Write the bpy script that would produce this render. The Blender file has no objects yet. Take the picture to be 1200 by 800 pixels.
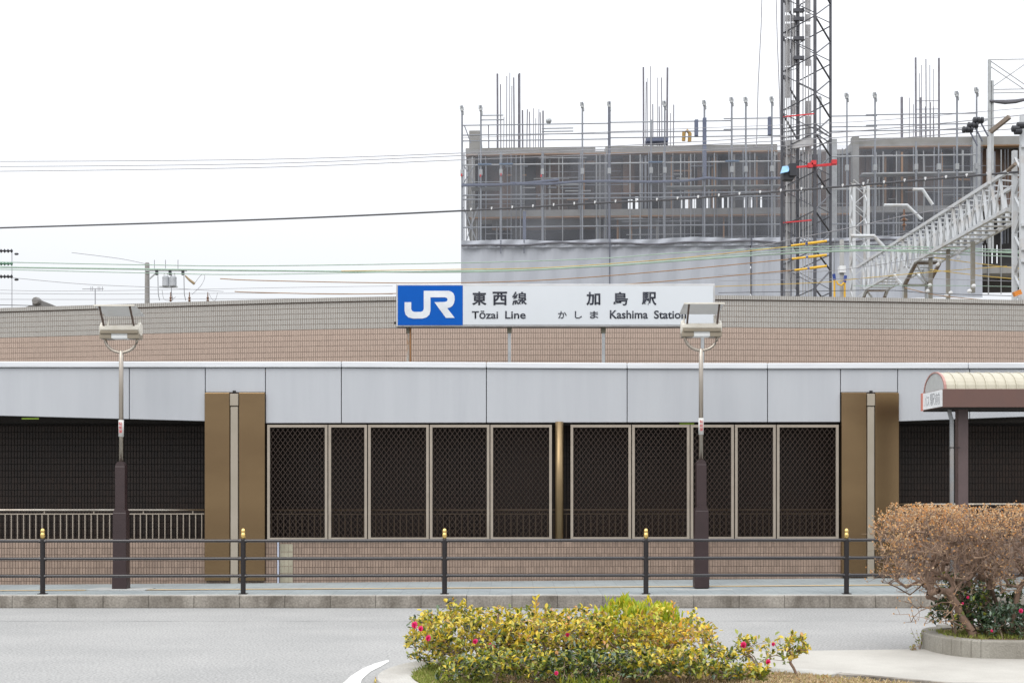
import bpy, math, random
import numpy as np
from mathutils import Vector
PI = math.pi
random.seed(7)
SC = bpy.context.scene
C = SC.collection
# ---------------------------------------------------------------- camera
F = 1700.0; HY = 570.0; EYE = 1.6          # focal length in photo pixels, horizon row, eye height
cam = bpy.data.cameras.new('camera'); cam.sensor_width = 36; cam.lens = 36 * F / 1200
cam.shift_y = (HY - 400) / 1200; cam.clip_end = 5000
cam.dof.use_dof = False
co = bpy.data.objects.new('camera', cam); C.objects.link(co)
co.location = (0, 0, EYE); co.rotation_euler = (PI/2, 0, 0); SC.camera = co
# ---------------------------------------------------------------- world: overcast sky
W = bpy.data.worlds.new('World'); SC.world = W; W.use_nodes = True
nt = W.node_tree; nt.nodes.clear()
def N(nt, t, **k):
    n = nt.nodes.new(t)
    for a, b in k.items(): setattr(n, a, b)
    return n
SUN_EL, SUN_AZ = math.radians(48), math.radians(205)     # behind the camera, to the left
sky = N(nt, 'ShaderNodeTexSky', sky_type='NISHITA', sun_disc=False, sun_elevation=SUN_EL, sun_rotation=SUN_AZ)
geo = N(nt, 'ShaderNodeTexCoord'); sep = N(nt, 'ShaderNodeSeparateXYZ')
nt.links.new(geo.outputs['Generated'], sep.inputs[0])
mr = N(nt, 'ShaderNodeMapRange'); mr.inputs[1].default_value = 0.0; mr.inputs[2].default_value = 1.0
mr.inputs[3].default_value = 6.3; mr.inputs[4].default_value = 24.0
nt.links.new(sep.outputs['Z'], mr.inputs[0])
cl = N(nt, 'ShaderNodeVectorMath', operation='SCALE'); cl.inputs[0].default_value = (0.972, 0.988, 1.02)
nt.links.new(mr.outputs[0], cl.inputs['Scale'])
mx = N(nt, 'ShaderNodeMix', data_type='RGBA'); mx.inputs[0].default_value = 0.93
nt.links.new(sky.outputs[0], mx.inputs[6]); nt.links.new(cl.outputs[0], mx.inputs[7])
bg = N(nt, 'ShaderNodeBackground'); bg.inputs[1].default_value = 0.105
nt.links.new(mx.outputs[2], bg.inputs[0])
wo = N(nt, 'ShaderNodeOutputWorld'); nt.links.new(bg.outputs[0], wo.inputs[0])
sl = bpy.data.lights.new('sun', 'SUN'); sl.energy = 1.2; sl.angle = math.radians(40); sl.color = (1, .95, .87)
so = bpy.data.objects.new('sun', sl); C.objects.link(so)
dirv = Vector((math.sin(SUN_AZ)*math.cos(SUN_EL), math.cos(SUN_AZ)*math.cos(SUN_EL), math.sin(SUN_EL)))
so.rotation_euler = dirv.to_track_quat('Z', 'Y').to_euler(); so.location = (0, 0, 40)
SC.render.engine = 'CYCLES'
SC.view_settings.view_transform = 'Standard'; SC.view_settings.look = 'None'
SC.view_settings.exposure = 0.14; SC.view_settings.gamma = 1
# ---------------------------------------------------------------- helpers
def pt(px, py, D): return Vector(((px-600)*D/F, D, EYE + (HY-py)*D/F))
def X_(px, D): return (px-600)*D/F
def Z_(py, D): return EYE + (HY-py)*D/F
_m = {}
def mat(name, c, c2=None, rough=.7, metal=0, scale=3, stretch=(1, 1, 1), bump=0, bscale=60, island=0, spec=.5,
        trans=0, contrast=(.35, .65), fine=0, emit=None):
    if name in _m: return _m[name]
    m = bpy.data.materials.new(name); m.use_nodes = True; nt = m.node_tree; L = nt.links.new
    p = nt.nodes['Principled BSDF']
    p.inputs['Roughness'].default_value = rough; p.inputs['Metallic'].default_value = metal
    p.inputs['Specular IOR Level'].default_value = spec
    tc = N(nt, 'ShaderNodeTexCoord'); mp = N(nt, 'ShaderNodeMapping'); mp.inputs['Scale'].default_value = stretch
    L(tc.outputs['Object'], mp.inputs[0])
    c2 = c2 or tuple(x*.8 for x in c)
    nz = N(nt, 'ShaderNodeTexNoise'); nz.inputs['Scale'].default_value = scale; nz.inputs['Detail'].default_value = 7
    nz.inputs['Roughness'].default_value = .6
    L(mp.outputs[0], nz.inputs['Vector'])
    r = N(nt, 'ShaderNodeMapRange'); r.inputs[1].default_value = contrast[0]; r.inputs[2].default_value = contrast[1]
    L(nz.outputs[0], r.inputs[0])
    mx = N(nt, 'ShaderNodeMix', data_type='RGBA')
    mx.inputs[6].default_value = (*c, 1); mx.inputs[7].default_value = (*c2, 1)
    L(r.outputs[0], mx.inputs[0]); out = mx.outputs[2]
    if fine:
        n2 = N(nt, 'ShaderNodeTexNoise'); n2.inputs['Scale'].default_value = bscale; n2.inputs['Detail'].default_value = 2
        L(tc.outputs['Object'], n2.inputs['Vector'])
        r2 = N(nt, 'ShaderNodeMapRange'); r2.inputs[1].default_value = .3; r2.inputs[2].default_value = .7
        r2.inputs[3].default_value = 1-fine; r2.inputs[4].default_value = 1+fine
        L(n2.outputs[0], r2.inputs[0])
        v = N(nt, 'ShaderNodeVectorMath', operation='SCALE'); L(out, v.inputs[0]); L(r2.outputs[0], v.inputs['Scale']); out = v.outputs[0]
    if island:
        g = N(nt, 'ShaderNodeNewGeometry'); r3 = N(nt, 'ShaderNodeMapRange')
        r3.inputs[3].default_value = 1-island; r3.inputs[4].default_value = 1+island
        L(g.outputs['Random Per Island'], r3.inputs[0])
        v = N(nt, 'ShaderNodeVectorMath', operation='SCALE'); L(out, v.inputs[0]); L(r3.outputs[0], v.inputs['Scale']); out = v.outputs[0]
    L(out, p.inputs['Base Color'])
    if bump:
        nb = N(nt, 'ShaderNodeTexNoise'); nb.inputs['Scale'].default_value = bscale; nb.inputs['Detail'].default_value = 4
        L(tc.outputs['Object'], nb.inputs['Vector'])
        b = N(nt, 'ShaderNodeBump'); b.inputs['Strength'].default_value = bump; b.inputs['Distance'].default_value = .01
        L(nb.outputs[0], b.inputs['Height']); L(b.outputs[0], p.inputs['Normal'])
    if trans:
        t = N(nt, 'ShaderNodeBsdfTranslucent'); L(out, t.inputs[0]); ms = N(nt, 'ShaderNodeMixShader'); ms.inputs[0].default_value = trans
        L(p.outputs[0], ms.inputs[1]); L(t.outputs[0], ms.inputs[2]); L(ms.outputs[0], nt.nodes['Material Output'].inputs[0])
    if emit: p.inputs['Emission Color'].default_value = (*emit, 1); p.inputs['Emission Strength'].default_value = 1
    _m[name] = m; return m
def leafmat(name, cols, rough=.45, trans=.3, spec=.5):
    if name in _m: return _m[name]
    m = bpy.data.materials.new(name); m.use_nodes = True; nt = m.node_tree; L = nt.links.new
    p = nt.nodes['Principled BSDF']; p.inputs['Roughness'].default_value = rough; p.inputs['Specular IOR Level'].default_value = spec
    g = N(nt, 'ShaderNodeNewGeometry'); cr = N(nt, 'ShaderNodeValToRGB')
    e = cr.color_ramp.elements
    while len(e) < len(cols): e.new(.5)
    for i, c in enumerate(cols): e[i].position = i/(len(cols)-1); e[i].color = (*c, 1)
    L(g.outputs['Random Per Island'], cr.inputs[0]); L(cr.outputs[0], p.inputs['Base Color'])
    t = N(nt, 'ShaderNodeBsdfTranslucent'); L(cr.outputs[0], t.inputs[0]); ms = N(nt, 'ShaderNodeMixShader'); ms.inputs[0].default_value = trans
    L(p.outputs[0], ms.inputs[1]); L(t.outputs[0], ms.inputs[2]); L(ms.outputs[0], nt.nodes['Material Output'].inputs[0])
    _m[name] = m; return m

ORG = {}
def origin_of(o): return ORG.get(o.name, Vector((0, 0, 0))) if o else Vector((0, 0, 0))
def tag(o, label=None, cat=None, group=None, kind=None):
    if label: o['label'] = label
    if cat: o['category'] = cat
    if group: o['group'] = group
    if kind: o['kind'] = kind
    return o
def empty(name, loc, label=None, cat=None, group=None, kind=None, parent=None):
    o = bpy.data.objects.new(name, None); C.objects.link(o); loc = Vector(loc)
    if parent: o.parent = parent; o.location = loc - origin_of(parent)
    else: o.location = loc
    o.empty_display_size = .1
    ORG[o.name] = loc.copy()
    return tag(o, label, cat, group, kind)
class MB:
    def __init__(s): s.v = []; s.f = []
    def add(s, vs, fs):
        b = len(s.v); s.v += [tuple(v) for v in vs]; s.f += [tuple(i+b for i in f) for f in fs]; return s
    def hexa(s, a, b):      # a: 4 front points (ccw from the front: bl, br, tr, tl), b: the 4 behind
        return s.add(list(a)+list(b), [(0, 1, 2, 3), (5, 4, 7, 6), (1, 5, 6, 2), (4, 0, 3, 7), (3, 2, 6, 7), (4, 5, 1, 0)])
    def box(s, x0, x1, y0, y1, z0, z1):
        return s.hexa([(x0, y0, z0), (x1, y0, z0), (x1, y0, z1), (x0, y0, z1)], [(x0, y1, z0), (x1, y1, z0), (x1, y1, z1), (x0, y1, z1)])
    def pbox(s, Df, x0, x1, y0, y1, d0, d1, Zf=None):   # photo columns x0..x1, rows y0 (top)..y1 on plane D = Df(px)+d0, going back to d1
        fr = []
        for px, py in ((x0, y1), (x1, y1), (x1, y0), (x0, y0)):
            D = Df(px); q = pt(px, py, D); z = Zf(py) if Zf else q.z; fr.append((q.x, D, z))
        return s.hexa([(x, y+d0, z) for x, y, z in fr], [(x, y+d1, z) for x, y, z in fr])
    def tube(s, pts, r, n=6, r1=None, caps=True):
        pts = [Vector(p) for p in pts]; k = len(pts); b = len(s.v); r1 = r if r1 is None else r1
        for i, p in enumerate(pts):
            t = (pts[min(i+1, k-1)] - pts[max(i-1, 0)]);
            if t.length < 1e-9: t = Vector((0, 0, 1))
            t.normalize(); up = Vector((0, 0, 1)) if abs(t.z) < .9 else Vector((1, 0, 0))
            u = t.cross(up).normalized(); w = t.cross(u)
            rr = (r if not isinstance(r, (list, tuple)) else r[i]) if isinstance(r, (list, tuple)) else r+(r1-r)*i/max(1, k-1)
            for j in range(n):
                a = 2*PI*j/n + PI/n; s.v.append(tuple(p + u*math.cos(a)*rr + w*math.sin(a)*rr))
        for i in range(k-1):
            for j in range(n):
                j2 = (j+1) % n; s.f.append((b+i*n+j, b+i*n+j2, b+(i+1)*n+j2, b+(i+1)*n+j))
        if caps and n > 2: s.f.append(tuple(b+j for j in reversed(range(n)))); s.f.append(tuple(b+(k-1)*n+j for j in range(n)))
        return s
    def bar(s, p, q, w, h=None):     # square bar
        p = Vector(p); q = Vector(q); h = h or w; t = (q-p).normalized(); up = Vector((0, 0, 1)) if abs(t.z) < .95 else Vector((0, 1, 0))
        u = t.cross(up).normalized()*w/2; v = u.normalized().cross(t)*h/2
        a = [p-u-v, p+u-v, p+u+v, p-u+v]; return s.hexa(a, [x+(q-p) for x in a])
    def lathe(s, c, prof, n=14, axis='z'):
        b = len(s.v); c = Vector(c)
        for r, h in prof:
            for j in range(n):
                a = 2*PI*j/n; q = Vector((r*math.cos(a), r*math.sin(a), h))
                if axis == 'x': q = Vector((h, q.x, q.y))
                if axis == 'y': q = Vector((q.x, h, q.y))
                s.v.append(tuple(c+q))
        for i in range(len(prof)-1):
            for j in range(n):
                j2 = (j+1) % n; s.f.append((b+i*n+j, b+i*n+j2, b+(i+1)*n+j2, b+(i+1)*n+j))
        s.f.append(tuple(b+j for j in reversed(range(n)))); s.f.append(tuple(b+(len(prof)-1)*n+j for j in range(n)))
        return s
    def prism(s, poly, z0, z1):      # poly of (x, y), extruded in z
        n = len(poly); return s.add([(x, y, z0) for x, y in poly]+[(x, y, z1) for x, y in poly],
            [tuple(reversed(range(n))), tuple(range(n, 2*n))]+[(i, (i+1) % n, n+(i+1) % n, n+i) for i in range(n)])
    def vprism(s, poly, y0, y1):     # poly of (x, z), extruded in y
        n = len(poly); return s.add([(x, y0, z) for x, z in poly]+[(x, y1, z) for x, z in poly],
            [tuple(range(n)), tuple(reversed(range(n, 2*n)))]+[((i+1) % n, i, n+i, n+(i+1) % n) for i in range(n)])
    def build(s, name, m, parent=None, bevel=0, smooth=False, **k):
        o0 = origin_of(parent)
        me = bpy.data.meshes.new(name)
        me.from_pydata([(x-o0.x, y-o0.y, z-o0.z) for x, y, z in s.v], [], s.f); me.update()
        if smooth: me.polygons.foreach_set('use_smooth', [True]*len(me.polygons))
        me.materials.append(m)
        o = bpy.data.objects.new(name, me); C.objects.link(o)
        if parent: o.parent = parent
        ORG[o.name] = o0
        if bevel:
            b = o.modifiers.new('bevel', 'BEVEL'); b.width = bevel; b.segments = 2; b.limit_method = 'ANGLE'
        return tag(o, **k)
def children(o): return [c for c in bpy.data.objects if c.parent == o]
def copy_tree(o, parent=None):
    c = o.copy(); C.objects.link(c); c.parent = parent
    for ch in children(o): copy_tree(ch, c)
    return c
# ---------------------------------------------------------------- materials
asphalt = mat('asphalt', (.325, .323, .316), (.285, .285, .28), rough=.95, scale=.8, stretch=(.8, 1, 1), bump=1.0, bscale=42, fine=.26, spec=.1)
paving = mat('paving', (.33, .365, .37), (.27, .30, .31), rough=.85, scale=1.4, bump=.3, bscale=90, fine=.08, spec=.25)
kerbm = mat('kerb_concrete', (.33, .305, .27), (.125, .11, .093), rough=.95, scale=3.0, stretch=(1, 1, .5), bump=.6, bscale=40, fine=.2, spec=.15, contrast=(.3, .68))
kerb_top = mat('kerb_top_concrete', (.46, .45, .42), (.36, .345, .32), rough=.95, scale=2, bump=.5, bscale=80, fine=.12, spec=.15)
apronm = mat('apron_concrete', (.44, .425, .39), (.36, .345, .315), rough=.95, scale=1.1, bump=.4, bscale=120, fine=.08, spec=.15)
soil = mat('dry_soil', (.26, .20, .12), (.17, .12, .07), rough=1, scale=6, bump=1, bscale=45, fine=.25, spec=.1)
fasc = mat('fascia_aluminium', (.43, .447, .475), (.392, .408, .438), rough=.42, contrast=(.4, .75), stretch=(4, 1, .35), scale=.9, metal=0, spec=.5, island=.03)
capm = mat('coping_white_metal', (.66, .68, .71), (.56, .58, .61), rough=.35, scale=2, stretch=(.5, 1, 6))
tile_pink = mat('tile_pink_brown', (.295, .218, .172), (.25, .182, .143), rough=.5, scale=1.1, stretch=(1, 1, .6), island=.13, spec=.4, contrast=(.25, .75))
tile_up = mat('tile_upper_pink', (.485, .375, .31), (.445, .345, .285), rough=.5, scale=.7, island=.04, spec=.4, contrast=(.25, .75))
tile_grey = mat('tile_grey', (.43, .415, .385), (.39, .375, .35), rough=.5, scale=.7, island=.03, spec=.4)
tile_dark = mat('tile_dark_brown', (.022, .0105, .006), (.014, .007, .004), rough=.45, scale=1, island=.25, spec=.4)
tile_beige = mat('tile_beige', (.36, .33, .25), (.28, .255, .19), rough=.6, scale=5, island=.1)
joint = mat('joint_mortar', (.13, .095, .075), rough=.95, scale=8)
joint_up = mat('joint_mortar_upper', (.28, .225, .19), rough=.95, scale=8)
joint_dark = mat('joint_dark', (.012, .009, .008), rough=.95, scale=8)
bronze = mat('bronze_metal', (.27, .185, .10), (.19, .125, .068), rough=.22, metal=.88, scale=1.1, stretch=(.3, 1, 1.0), bump=.05, bscale=2.0, contrast=(.3, .7))
pipe_m = mat('beige_painted_pipe', (.34, .30, .245), (.29, .255, .20), rough=.5, scale=3, stretch=(1, 1, .5))
frame_m = mat('taupe_frame', (.33, .285, .235), (.28, .24, .195), rough=.45, scale=4)
lattice_m = mat('dark_lattice', (.060, .039, .029), rough=.5, scale=5, metal=.2)
black = mat('black_gap', (.012, .010, .009), rough=.8)
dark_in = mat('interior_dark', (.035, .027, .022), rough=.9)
gold_col = mat('gold_column', (.34, .25, .14), (.24, .17, .09), rough=.35, metal=.7, scale=1)
fence_m = mat('dark_brown_rail_paint', (.022, .019, .022), rough=.25, scale=6, spec=.7)
postp = mat('dark_post_paint', (.012, .009, .010), rough=.4, scale=6)
goldm = mat('gold_ball', (.85, .60, .22), rough=.22, metal=.9, scale=6)
lamp_brown = mat('lamp_brown_paint', (.035, .019, .020), (.028, .015, .016), rough=.45, scale=6)
steel = mat('stainless_steel', (.52, .48, .42), (.38, .33, .28), rough=.28, metal=.9, scale=5, stretch=(1, 1, .2))
cream = mat('cream_lamp_housing', (.70, .67, .60), (.60, .56, .48), rough=.5, scale=6)
taupe_d = mat('lamp_housing_taupe', (.28, .24, .18), rough=.5)  # taupe brown of the end blocks and lip
diffm = mat('lamp_diffuser', (.78, .80, .80), rough=.35)
canopy_m = mat('lamp_canopy', (.62, .62, .61), (.55, .55, .54), rough=.3, scale=3, trans=.45)
rodd = mat('dark_strut', (.11, .075, .06), rough=.5)
sign_w = mat('sign_white', (.57, .60, .63), (.55, .58, .61), rough=.4, scale=1.2)
sign_b = mat('sign_blue', (.0, .085, .40), (.0, .08, .38), rough=.5, scale=3, spec=.15)
sign_f = mat('sign_frame', (.52, .52, .52), (.42, .42, .42), rough=.4, metal=.3)
ink = mat('sign_ink', (.018, .022, .038), rough=.5)
rust = mat('rusty_galvanised', (.40, .40, .38), (.28, .15, .07), rough=.7, scale=3, stretch=(1, 1, .4), contrast=(.5, .62))
galv = mat('galvanised', (.42, .44, .45), (.33, .34, .35), rough=.55, metal=.3, scale=3)
shelter_b = mat('shelter_brown', (.12, .062, .05), (.11, .06, .05), rough=.5, scale=3)
shelter_post = mat('shelter_post_brown', (.105, .072, .072), rough=.5, scale=3)
poly_m = mat('shelter_roof_cream', (.60, .57, .46), (.52, .48, .38), rough=.4, scale=2, stretch=(1, 3, 1), trans=.25)
pinktrim = mat('pink_trim', (.42, .22, .19), rough=.5)
seam_m = mat('asphalt_seam', (.24, .24, .24), (.3, .3, .3), rough=.9, scale=6)
white_l = mat('white_line_paint', (.64, .64, .62), (.42, .42, .40), rough=.8, scale=14, contrast=(.45, .75), fine=.06, bscale=120)
tactile = mat('faded_yellow', (.56, .41, .22), (.47, .38, .25), rough=.85, scale=5)
sticker = mat('sticker_white', (.62, .62, .60), rough=.5)
redink = mat('red_ink', (.62, .10, .10), rough=.5)
# background materials, colours lightened in place of distance haze
conc = mat('raw_concrete', (.30, .30, .295), (.24, .235, .225), rough=.9, scale=.8)
timber = mat('orange_formwork_edge', (.36, .20, .10), (.28, .18, .11), rough=.8, scale=2)
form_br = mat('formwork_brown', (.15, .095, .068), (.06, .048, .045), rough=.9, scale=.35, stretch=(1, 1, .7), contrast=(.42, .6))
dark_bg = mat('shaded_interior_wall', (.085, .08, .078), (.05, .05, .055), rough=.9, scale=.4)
scaf = mat('scaffold_steel', (.27, .29, .32), (.20, .21, .24), rough=.5, metal=.3, scale=1)
scaf_d = mat('scaffold_steel_dark', (.15, .16, .20), rough=.5, metal=.3)
scaf_l = mat('scaffold_steel_pale', (.40, .41, .42), rough=.5, metal=.2)
tarp_m = mat('blue_grey_tarp', (.44, .465, .52), (.40, .425, .48), rough=.6, scale=.3, stretch=(1, 1, .4), trans=.15)
tarp_d = mat('tarp_hem', (.12, .12, .14), rough=.7)
blue_net = mat('blue_grey_net_roll', (.13, .15, .22), rough=.8)
rebar_m = mat('rebar_steel', (.20, .20, .235), (.16, .15, .17), rough=.6, metal=.3)
crane_m = mat('crane_dark_steel', (.06, .062, .075), (.085, .087, .10), rough=.5, metal=.2)
crane_g = mat('crane_grey_cable_tray', (.32, .32, .33), (.45, .45, .46), rough=.6, scale=2, stretch=(1, 1, .3))
red_m = mat('red_brace', (.62, .035, .045), rough=.5)
gantry_m = mat('gantry_pale_paint', (.50, .52, .54), (.40, .37, .34), rough=.5, scale=2, contrast=(.5, .75))
gantry_r = mat('gantry_rust', (.17, .115, .08), (.25, .22, .19), rough=.8, scale=4)
black_ins = mat('black_insulator', (.028, .03, .038), rough=.45)
brown_ins = mat('brown_insulator', (.16, .08, .045), rough=.35)
white_ins = mat('white_insulator', (.75, .76, .77), rough=.3)
w_green = mat('green_wire', (.34, .47, .38), rough=.5)
w_dark = mat('dark_wire', (.07, .07, .08), rough=.5)
w_grey = mat('grey_wire', (.30, .30, .33), rough=.5)
w_brown = mat('brown_wire', (.34, .19, .08), rough=.5)
w_yel = mat('yellow_wire', (.62, .42, .07), rough=.5)
sleeve = mat('yellow_sleeve', (.80, .47, .03), rough=.45)
bluep = mat('blue_plastic', (.02, .05, .26), rough=.45)
sky_b = mat('pale_blue_panel', (.25, .48, .75), rough=.35)
orange_p = mat('orange_plastic', (.75, .25, .03), rough=.5)
rooft = mat('house_roof_tile', (.20, .19, .18), rough=.7, scale=8)
plaster = mat('house_wall', (.5, .46, .4), rough=.9)
def netmat():
    m = bpy.data.materials.new('safety_netting'); m.use_nodes = True; nt = m.node_tree; L = nt.links.new
    p = nt.nodes['Principled BSDF']; p.inputs['Base Color'].default_value = (.34, .36, .41, 1); p.inputs['Roughness'].default_value = .9
    t = N(nt, 'ShaderNodeBsdfTransparent'); ms = N(nt, 'ShaderNodeMixShader')
    tc = N(nt, 'ShaderNodeTexCoord'); nz = N(nt, 'ShaderNodeTexNoise'); nz.inputs['Scale'].default_value = .35
    L(tc.outputs['Object'], nz.inputs['Vector']); r = N(nt, 'ShaderNodeMapRange'); r.inputs[1].default_value = .3; r.inputs[2].default_value = .7
    r.inputs[3].default_value = .15; r.inputs[4].default_value = .30  # netting opacity also stands in for distance haze
    L(nz.outputs[0], r.inputs[0]); L(r.outputs[0], ms.inputs[0]); L(t.outputs[0], ms.inputs[1]); L(p.outputs[0], ms.inputs[2])
    L(ms.outputs[0], nt.nodes['Material Output'].inputs[0]); return m
net_m = netmat()
bark = mat('bark', (.25, .165, .12), (.13, .085, .06), rough=.9, scale=9, stretch=(1, 1, .3), bump=.8, bscale=70)
twigm = mat('twig', (.35, .24, .17), (.13, .082, .058), rough=.8, scale=5, island=.25)
twig_g = mat('grey_twig', (.30, .23, .17), (.18, .12, .09), rough=.8, scale=5, island=.25)
dryleaf = leafmat('dry_leaf', [(.42, .27, .15), (.60, .35, .15), (.62, .28, .09), (.66, .50, .32), (.52, .36, .22)], rough=.7, trans=.3, spec=.2)
yel_leaf = leafmat('yellow_leaf', [(.70, .50, .03), (.78, .60, .06), (.48, .47, .05), (.80, .55, .04), (.66, .60, .14), (.52, .26, .08)], rough=.4, trans=.3)
mid_leaf = leafmat('green_leaf', [(.15, .21, .03), (.33, .36, .04), (.08, .13, .03), (.42, .38, .04)], rough=.3, trans=.25, spec=.6)
dk_leaf = leafmat('dark_glossy_leaf', [(.035, .075, .03), (.06, .11, .04), (.03, .055, .025), (.09, .12, .06)], rough=.22, trans=.12, spec=.8)
lime_leaf = leafmat('lime_leaf', [(.40, .50, .03), (.52, .54, .04), (.27, .40, .03), (.58, .52, .03)], rough=.35, trans=.35)
blue_leaf = leafmat('bluish_leaf', [(.10, .17, .11), (.16, .22, .16), (.07, .12, .08)], rough=.3, trans=.15, spec=.7)
pinkf = leafmat('pink_petal', [(.78, .02, .17), (.88, .09, .30), (.66, .01, .10)], rough=.5, trans=.3)
drygrass = leafmat('dry_grass', [(.50, .38, .22), (.60, .49, .31), (.40, .29, .16), (.36, .34, .12)], rough=.8, trans=.2, spec=.2)
greengrass = leafmat('green_grass', [(.26, .33, .06), (.36, .40, .10), (.20, .27, .05), (.46, .42, .16)], rough=.6, trans=.3, spec=.3)
orange_leaf = leafmat('orange_young_leaf', [(.70, .30, .05), (.78, .42, .05), (.55, .30, .06)], rough=.5, trans=.3)

# ================================================================ GROUND
g = MB(); g.add([(-900, -300, -.03), (900, -300, -.03), (900, 1500, -.03), (-900, 1500, -.03)], [(0, 1, 2, 3)])
g.build('ground', mat('ground_earth', (.22, .20, .17), (.16, .15, .12), rough=1, scale=.3), kind='structure')
KY = 19.15                                # face of the far kerb
r = MB(); r.add([(-40, -12, 0), (40, -12, 0), (40, KY+.1, 0), (-40, KY+.1, 0)], [(0, 1, 2, 3)])
r.build('road', asphalt, kind='structure')
rs = random.Random(9)
for y0, sl_, w in ((17.3, .004, .010),):
    m = MB(); pr = None; vs = []; k = 70
    for i in range(k+1):
        x = -9+20*i/k; y = y0+sl_*x+rs.uniform(-.012, .012); ww = w*rs.uniform(.4, 1.2); vs += [(x, y-ww, .004), (x, y+ww, .004)]
    m.add(vs, [(2*i, 2*i+2, 2*i+3, 2*i+1) for i in range(k)]); m.build('road_seam', seam_m, kind='structure')

# far pavement: sheet that rises a little to the right along its back edge
def DW(px): return 21.25 + .65*px/1200     # distance of the building front for a photo column
pv = MB(); nx = 40; vs = []; xs = np.linspace(-16, 16, nx+1)
def pave_z(x, y):
    t = (y-19.3)/(22-19.3); return .166 + max(0, t)*.075*min(1, max(0, (x+7)/14))
for yy in (19.29, 20.2, 21.2, 22.6):
    for x in xs: vs.append((x, yy, pave_z(x, yy)))
n = nx+1
pv.add(vs, [(j*n+i, j*n+i+1, (j+1)*n+i+1, (j+1)*n+i) for j in range(3) for i in range(nx)])
# paver joints as relief on the sheet's material
pm = paving; nt2 = pm.node_tree; br = N(nt2, 'ShaderNodeTexBrick'); br.inputs['Scale'].default_value = 1.0
br.inputs['Brick Width'].default_value = .3; br.inputs['Row Height'].default_value = .3; br.inputs['Mortar Size'].default_value = .006
br.offset = 0; br.inputs['Color1'].default_value = (1, 1, 1, 1); br.inputs['Color2'].default_value = (.93, .93, .93, 1); br.inputs['Mortar'].default_value = (.80, .80, .80, 1)
tcn = N(nt2, 'ShaderNodeTexCoord'); nt2.links.new(tcn.outputs['Object'], br.inputs['Vector'])
pb = nt2.nodes['Principled BSDF']; src = pb.inputs['Base Color'].links[0].from_socket
mm = N(nt2, 'ShaderNodeMix', data_type='RGBA', blend_type='MULTIPLY'); mm.inputs[0].default_value = 1
nt2.links.new(src, mm.inputs[6]); nt2.links.new(br.outputs[0], mm.inputs[7]); nt2.links.new(mm.outputs[2], pb.inputs['Base Color'])
pv.build('pavement', pm, kind='structure')
ts = MB()
for i in range(20):
    a, b = -12+i*1.2, -12+(i+1)*1.2
    ya = lambda x: 20.35+.052*x; q = []
    for x, w in ((a, -.07), (b, -.07), (b, .07), (a, .07)):
        y = ya(x)+w; q.append((x, y, pave_z(x, y)+.008))
    ts.add(q, [(0, 1, 2, 3)])
ts.build('pavement_line', tactile, kind='structure')
foot = mat('footing_concrete', (.44, .45, .44), (.36, .37, .36), rough=.9, scale=6)
for px in (142, 821.5):
    x = X_(px, 20.25); MB().prism([(x-.42, 19.98), (x+.40, 19.96), (x+.44, 20.42), (x-.36, 20.46)], .165, .182).build('footing_patch', foot, kind='structure')
# kerb of single stones, each with a paler top
kr = empty('kerb', (0, KY, 0), kind='structure')
rng = random.Random(3)
for i in range(-20, 21):
    x0 = i*.6+.0015; x1 = (i+1)*.6-.0015; dz = rng.uniform(-.003, .003); dy = rng.uniform(-.004, .004)
    s = MB().box(x0, x1, KY+dy, KY+.152, .0, .160+dz).build('kerb_stone', kerbm, kr, bevel=.009)
    MB().box(x0, x1, KY+.016, KY+.151, .158, .168+dz).build('kerb_top', kerb_top, s, bevel=.003)
# concrete apron (walkway) across the near median
ap = MB().prism([(X_(905, 14)-.3, 9.2), (14, 9.2), (14, 14.0), (3.95, 14.05), (X_(905, 14)-.3, 13.85)], .0, .03)
ap.build('walkway', apronm, kind='structure', bevel=.01)

# near planting bed: curved kerb and soil
def arc(cx, cy, rx, ry, a0, a1, n): return [(cx+rx*math.cos(math.radians(a0+(a1-a0)*i/n)), cy+ry*math.sin(math.radians(a0+(a1-a0)*i/n))) for i in range(n+1)]
outer = [(2.6, 11.42), (1.9, 11.9), (1.1, 12.45), (.4, 12.62)] + arc(.1, 11.25, 1.14, 1.42, 88, 198, 16) + [(-.72, 9.9), (-.2, 9.0)]
front = [(6, 9.0), (6, 10.55), (3.3, 10.85)]
# offset inward for soil
def inset(poly, d):
    n = len(poly); out = []
    for i in range(n):
        p0 = Vector(poly[i-1]); p = Vector(poly[i]); p1 = Vector(poly[(i+1) % n])
        n0 = Vector((-(p-p0).y, (p-p0).x)).normalized(); n1 = Vector((-(p1-p).y, (p1-p).x)).normalized()
        m = (n0+n1).normalized(); out.append(tuple(p+m*d/max(.5, m.dot(n0))))
    return out
bedp = outer+front
bed_in = inset(bedp, .27)
bk = empty('bed_kerb', (0, 11, 0), kind='structure')
n = len(bedp)
for i in range(len(outer)-1):
    for_ = [bedp[i], bedp[i+1], bed_in[i+1], bed_in[i]]
    MB().prism(for_, 0, .148).build('kerb_segment', kerb_top, bk, bevel=.008)
sb = MB().prism(bed_in, 0, .135); sb.build('planting_soil', soil, kind='structure')
MB().prism([(2.6, 11.42), (3.3, 10.85), (6, 10.55), (6, 10.5), (3.3, 10.79), (2.5, 11.36)], 0, .139).build('bed_edging', kerbm, kind='structure')
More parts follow.
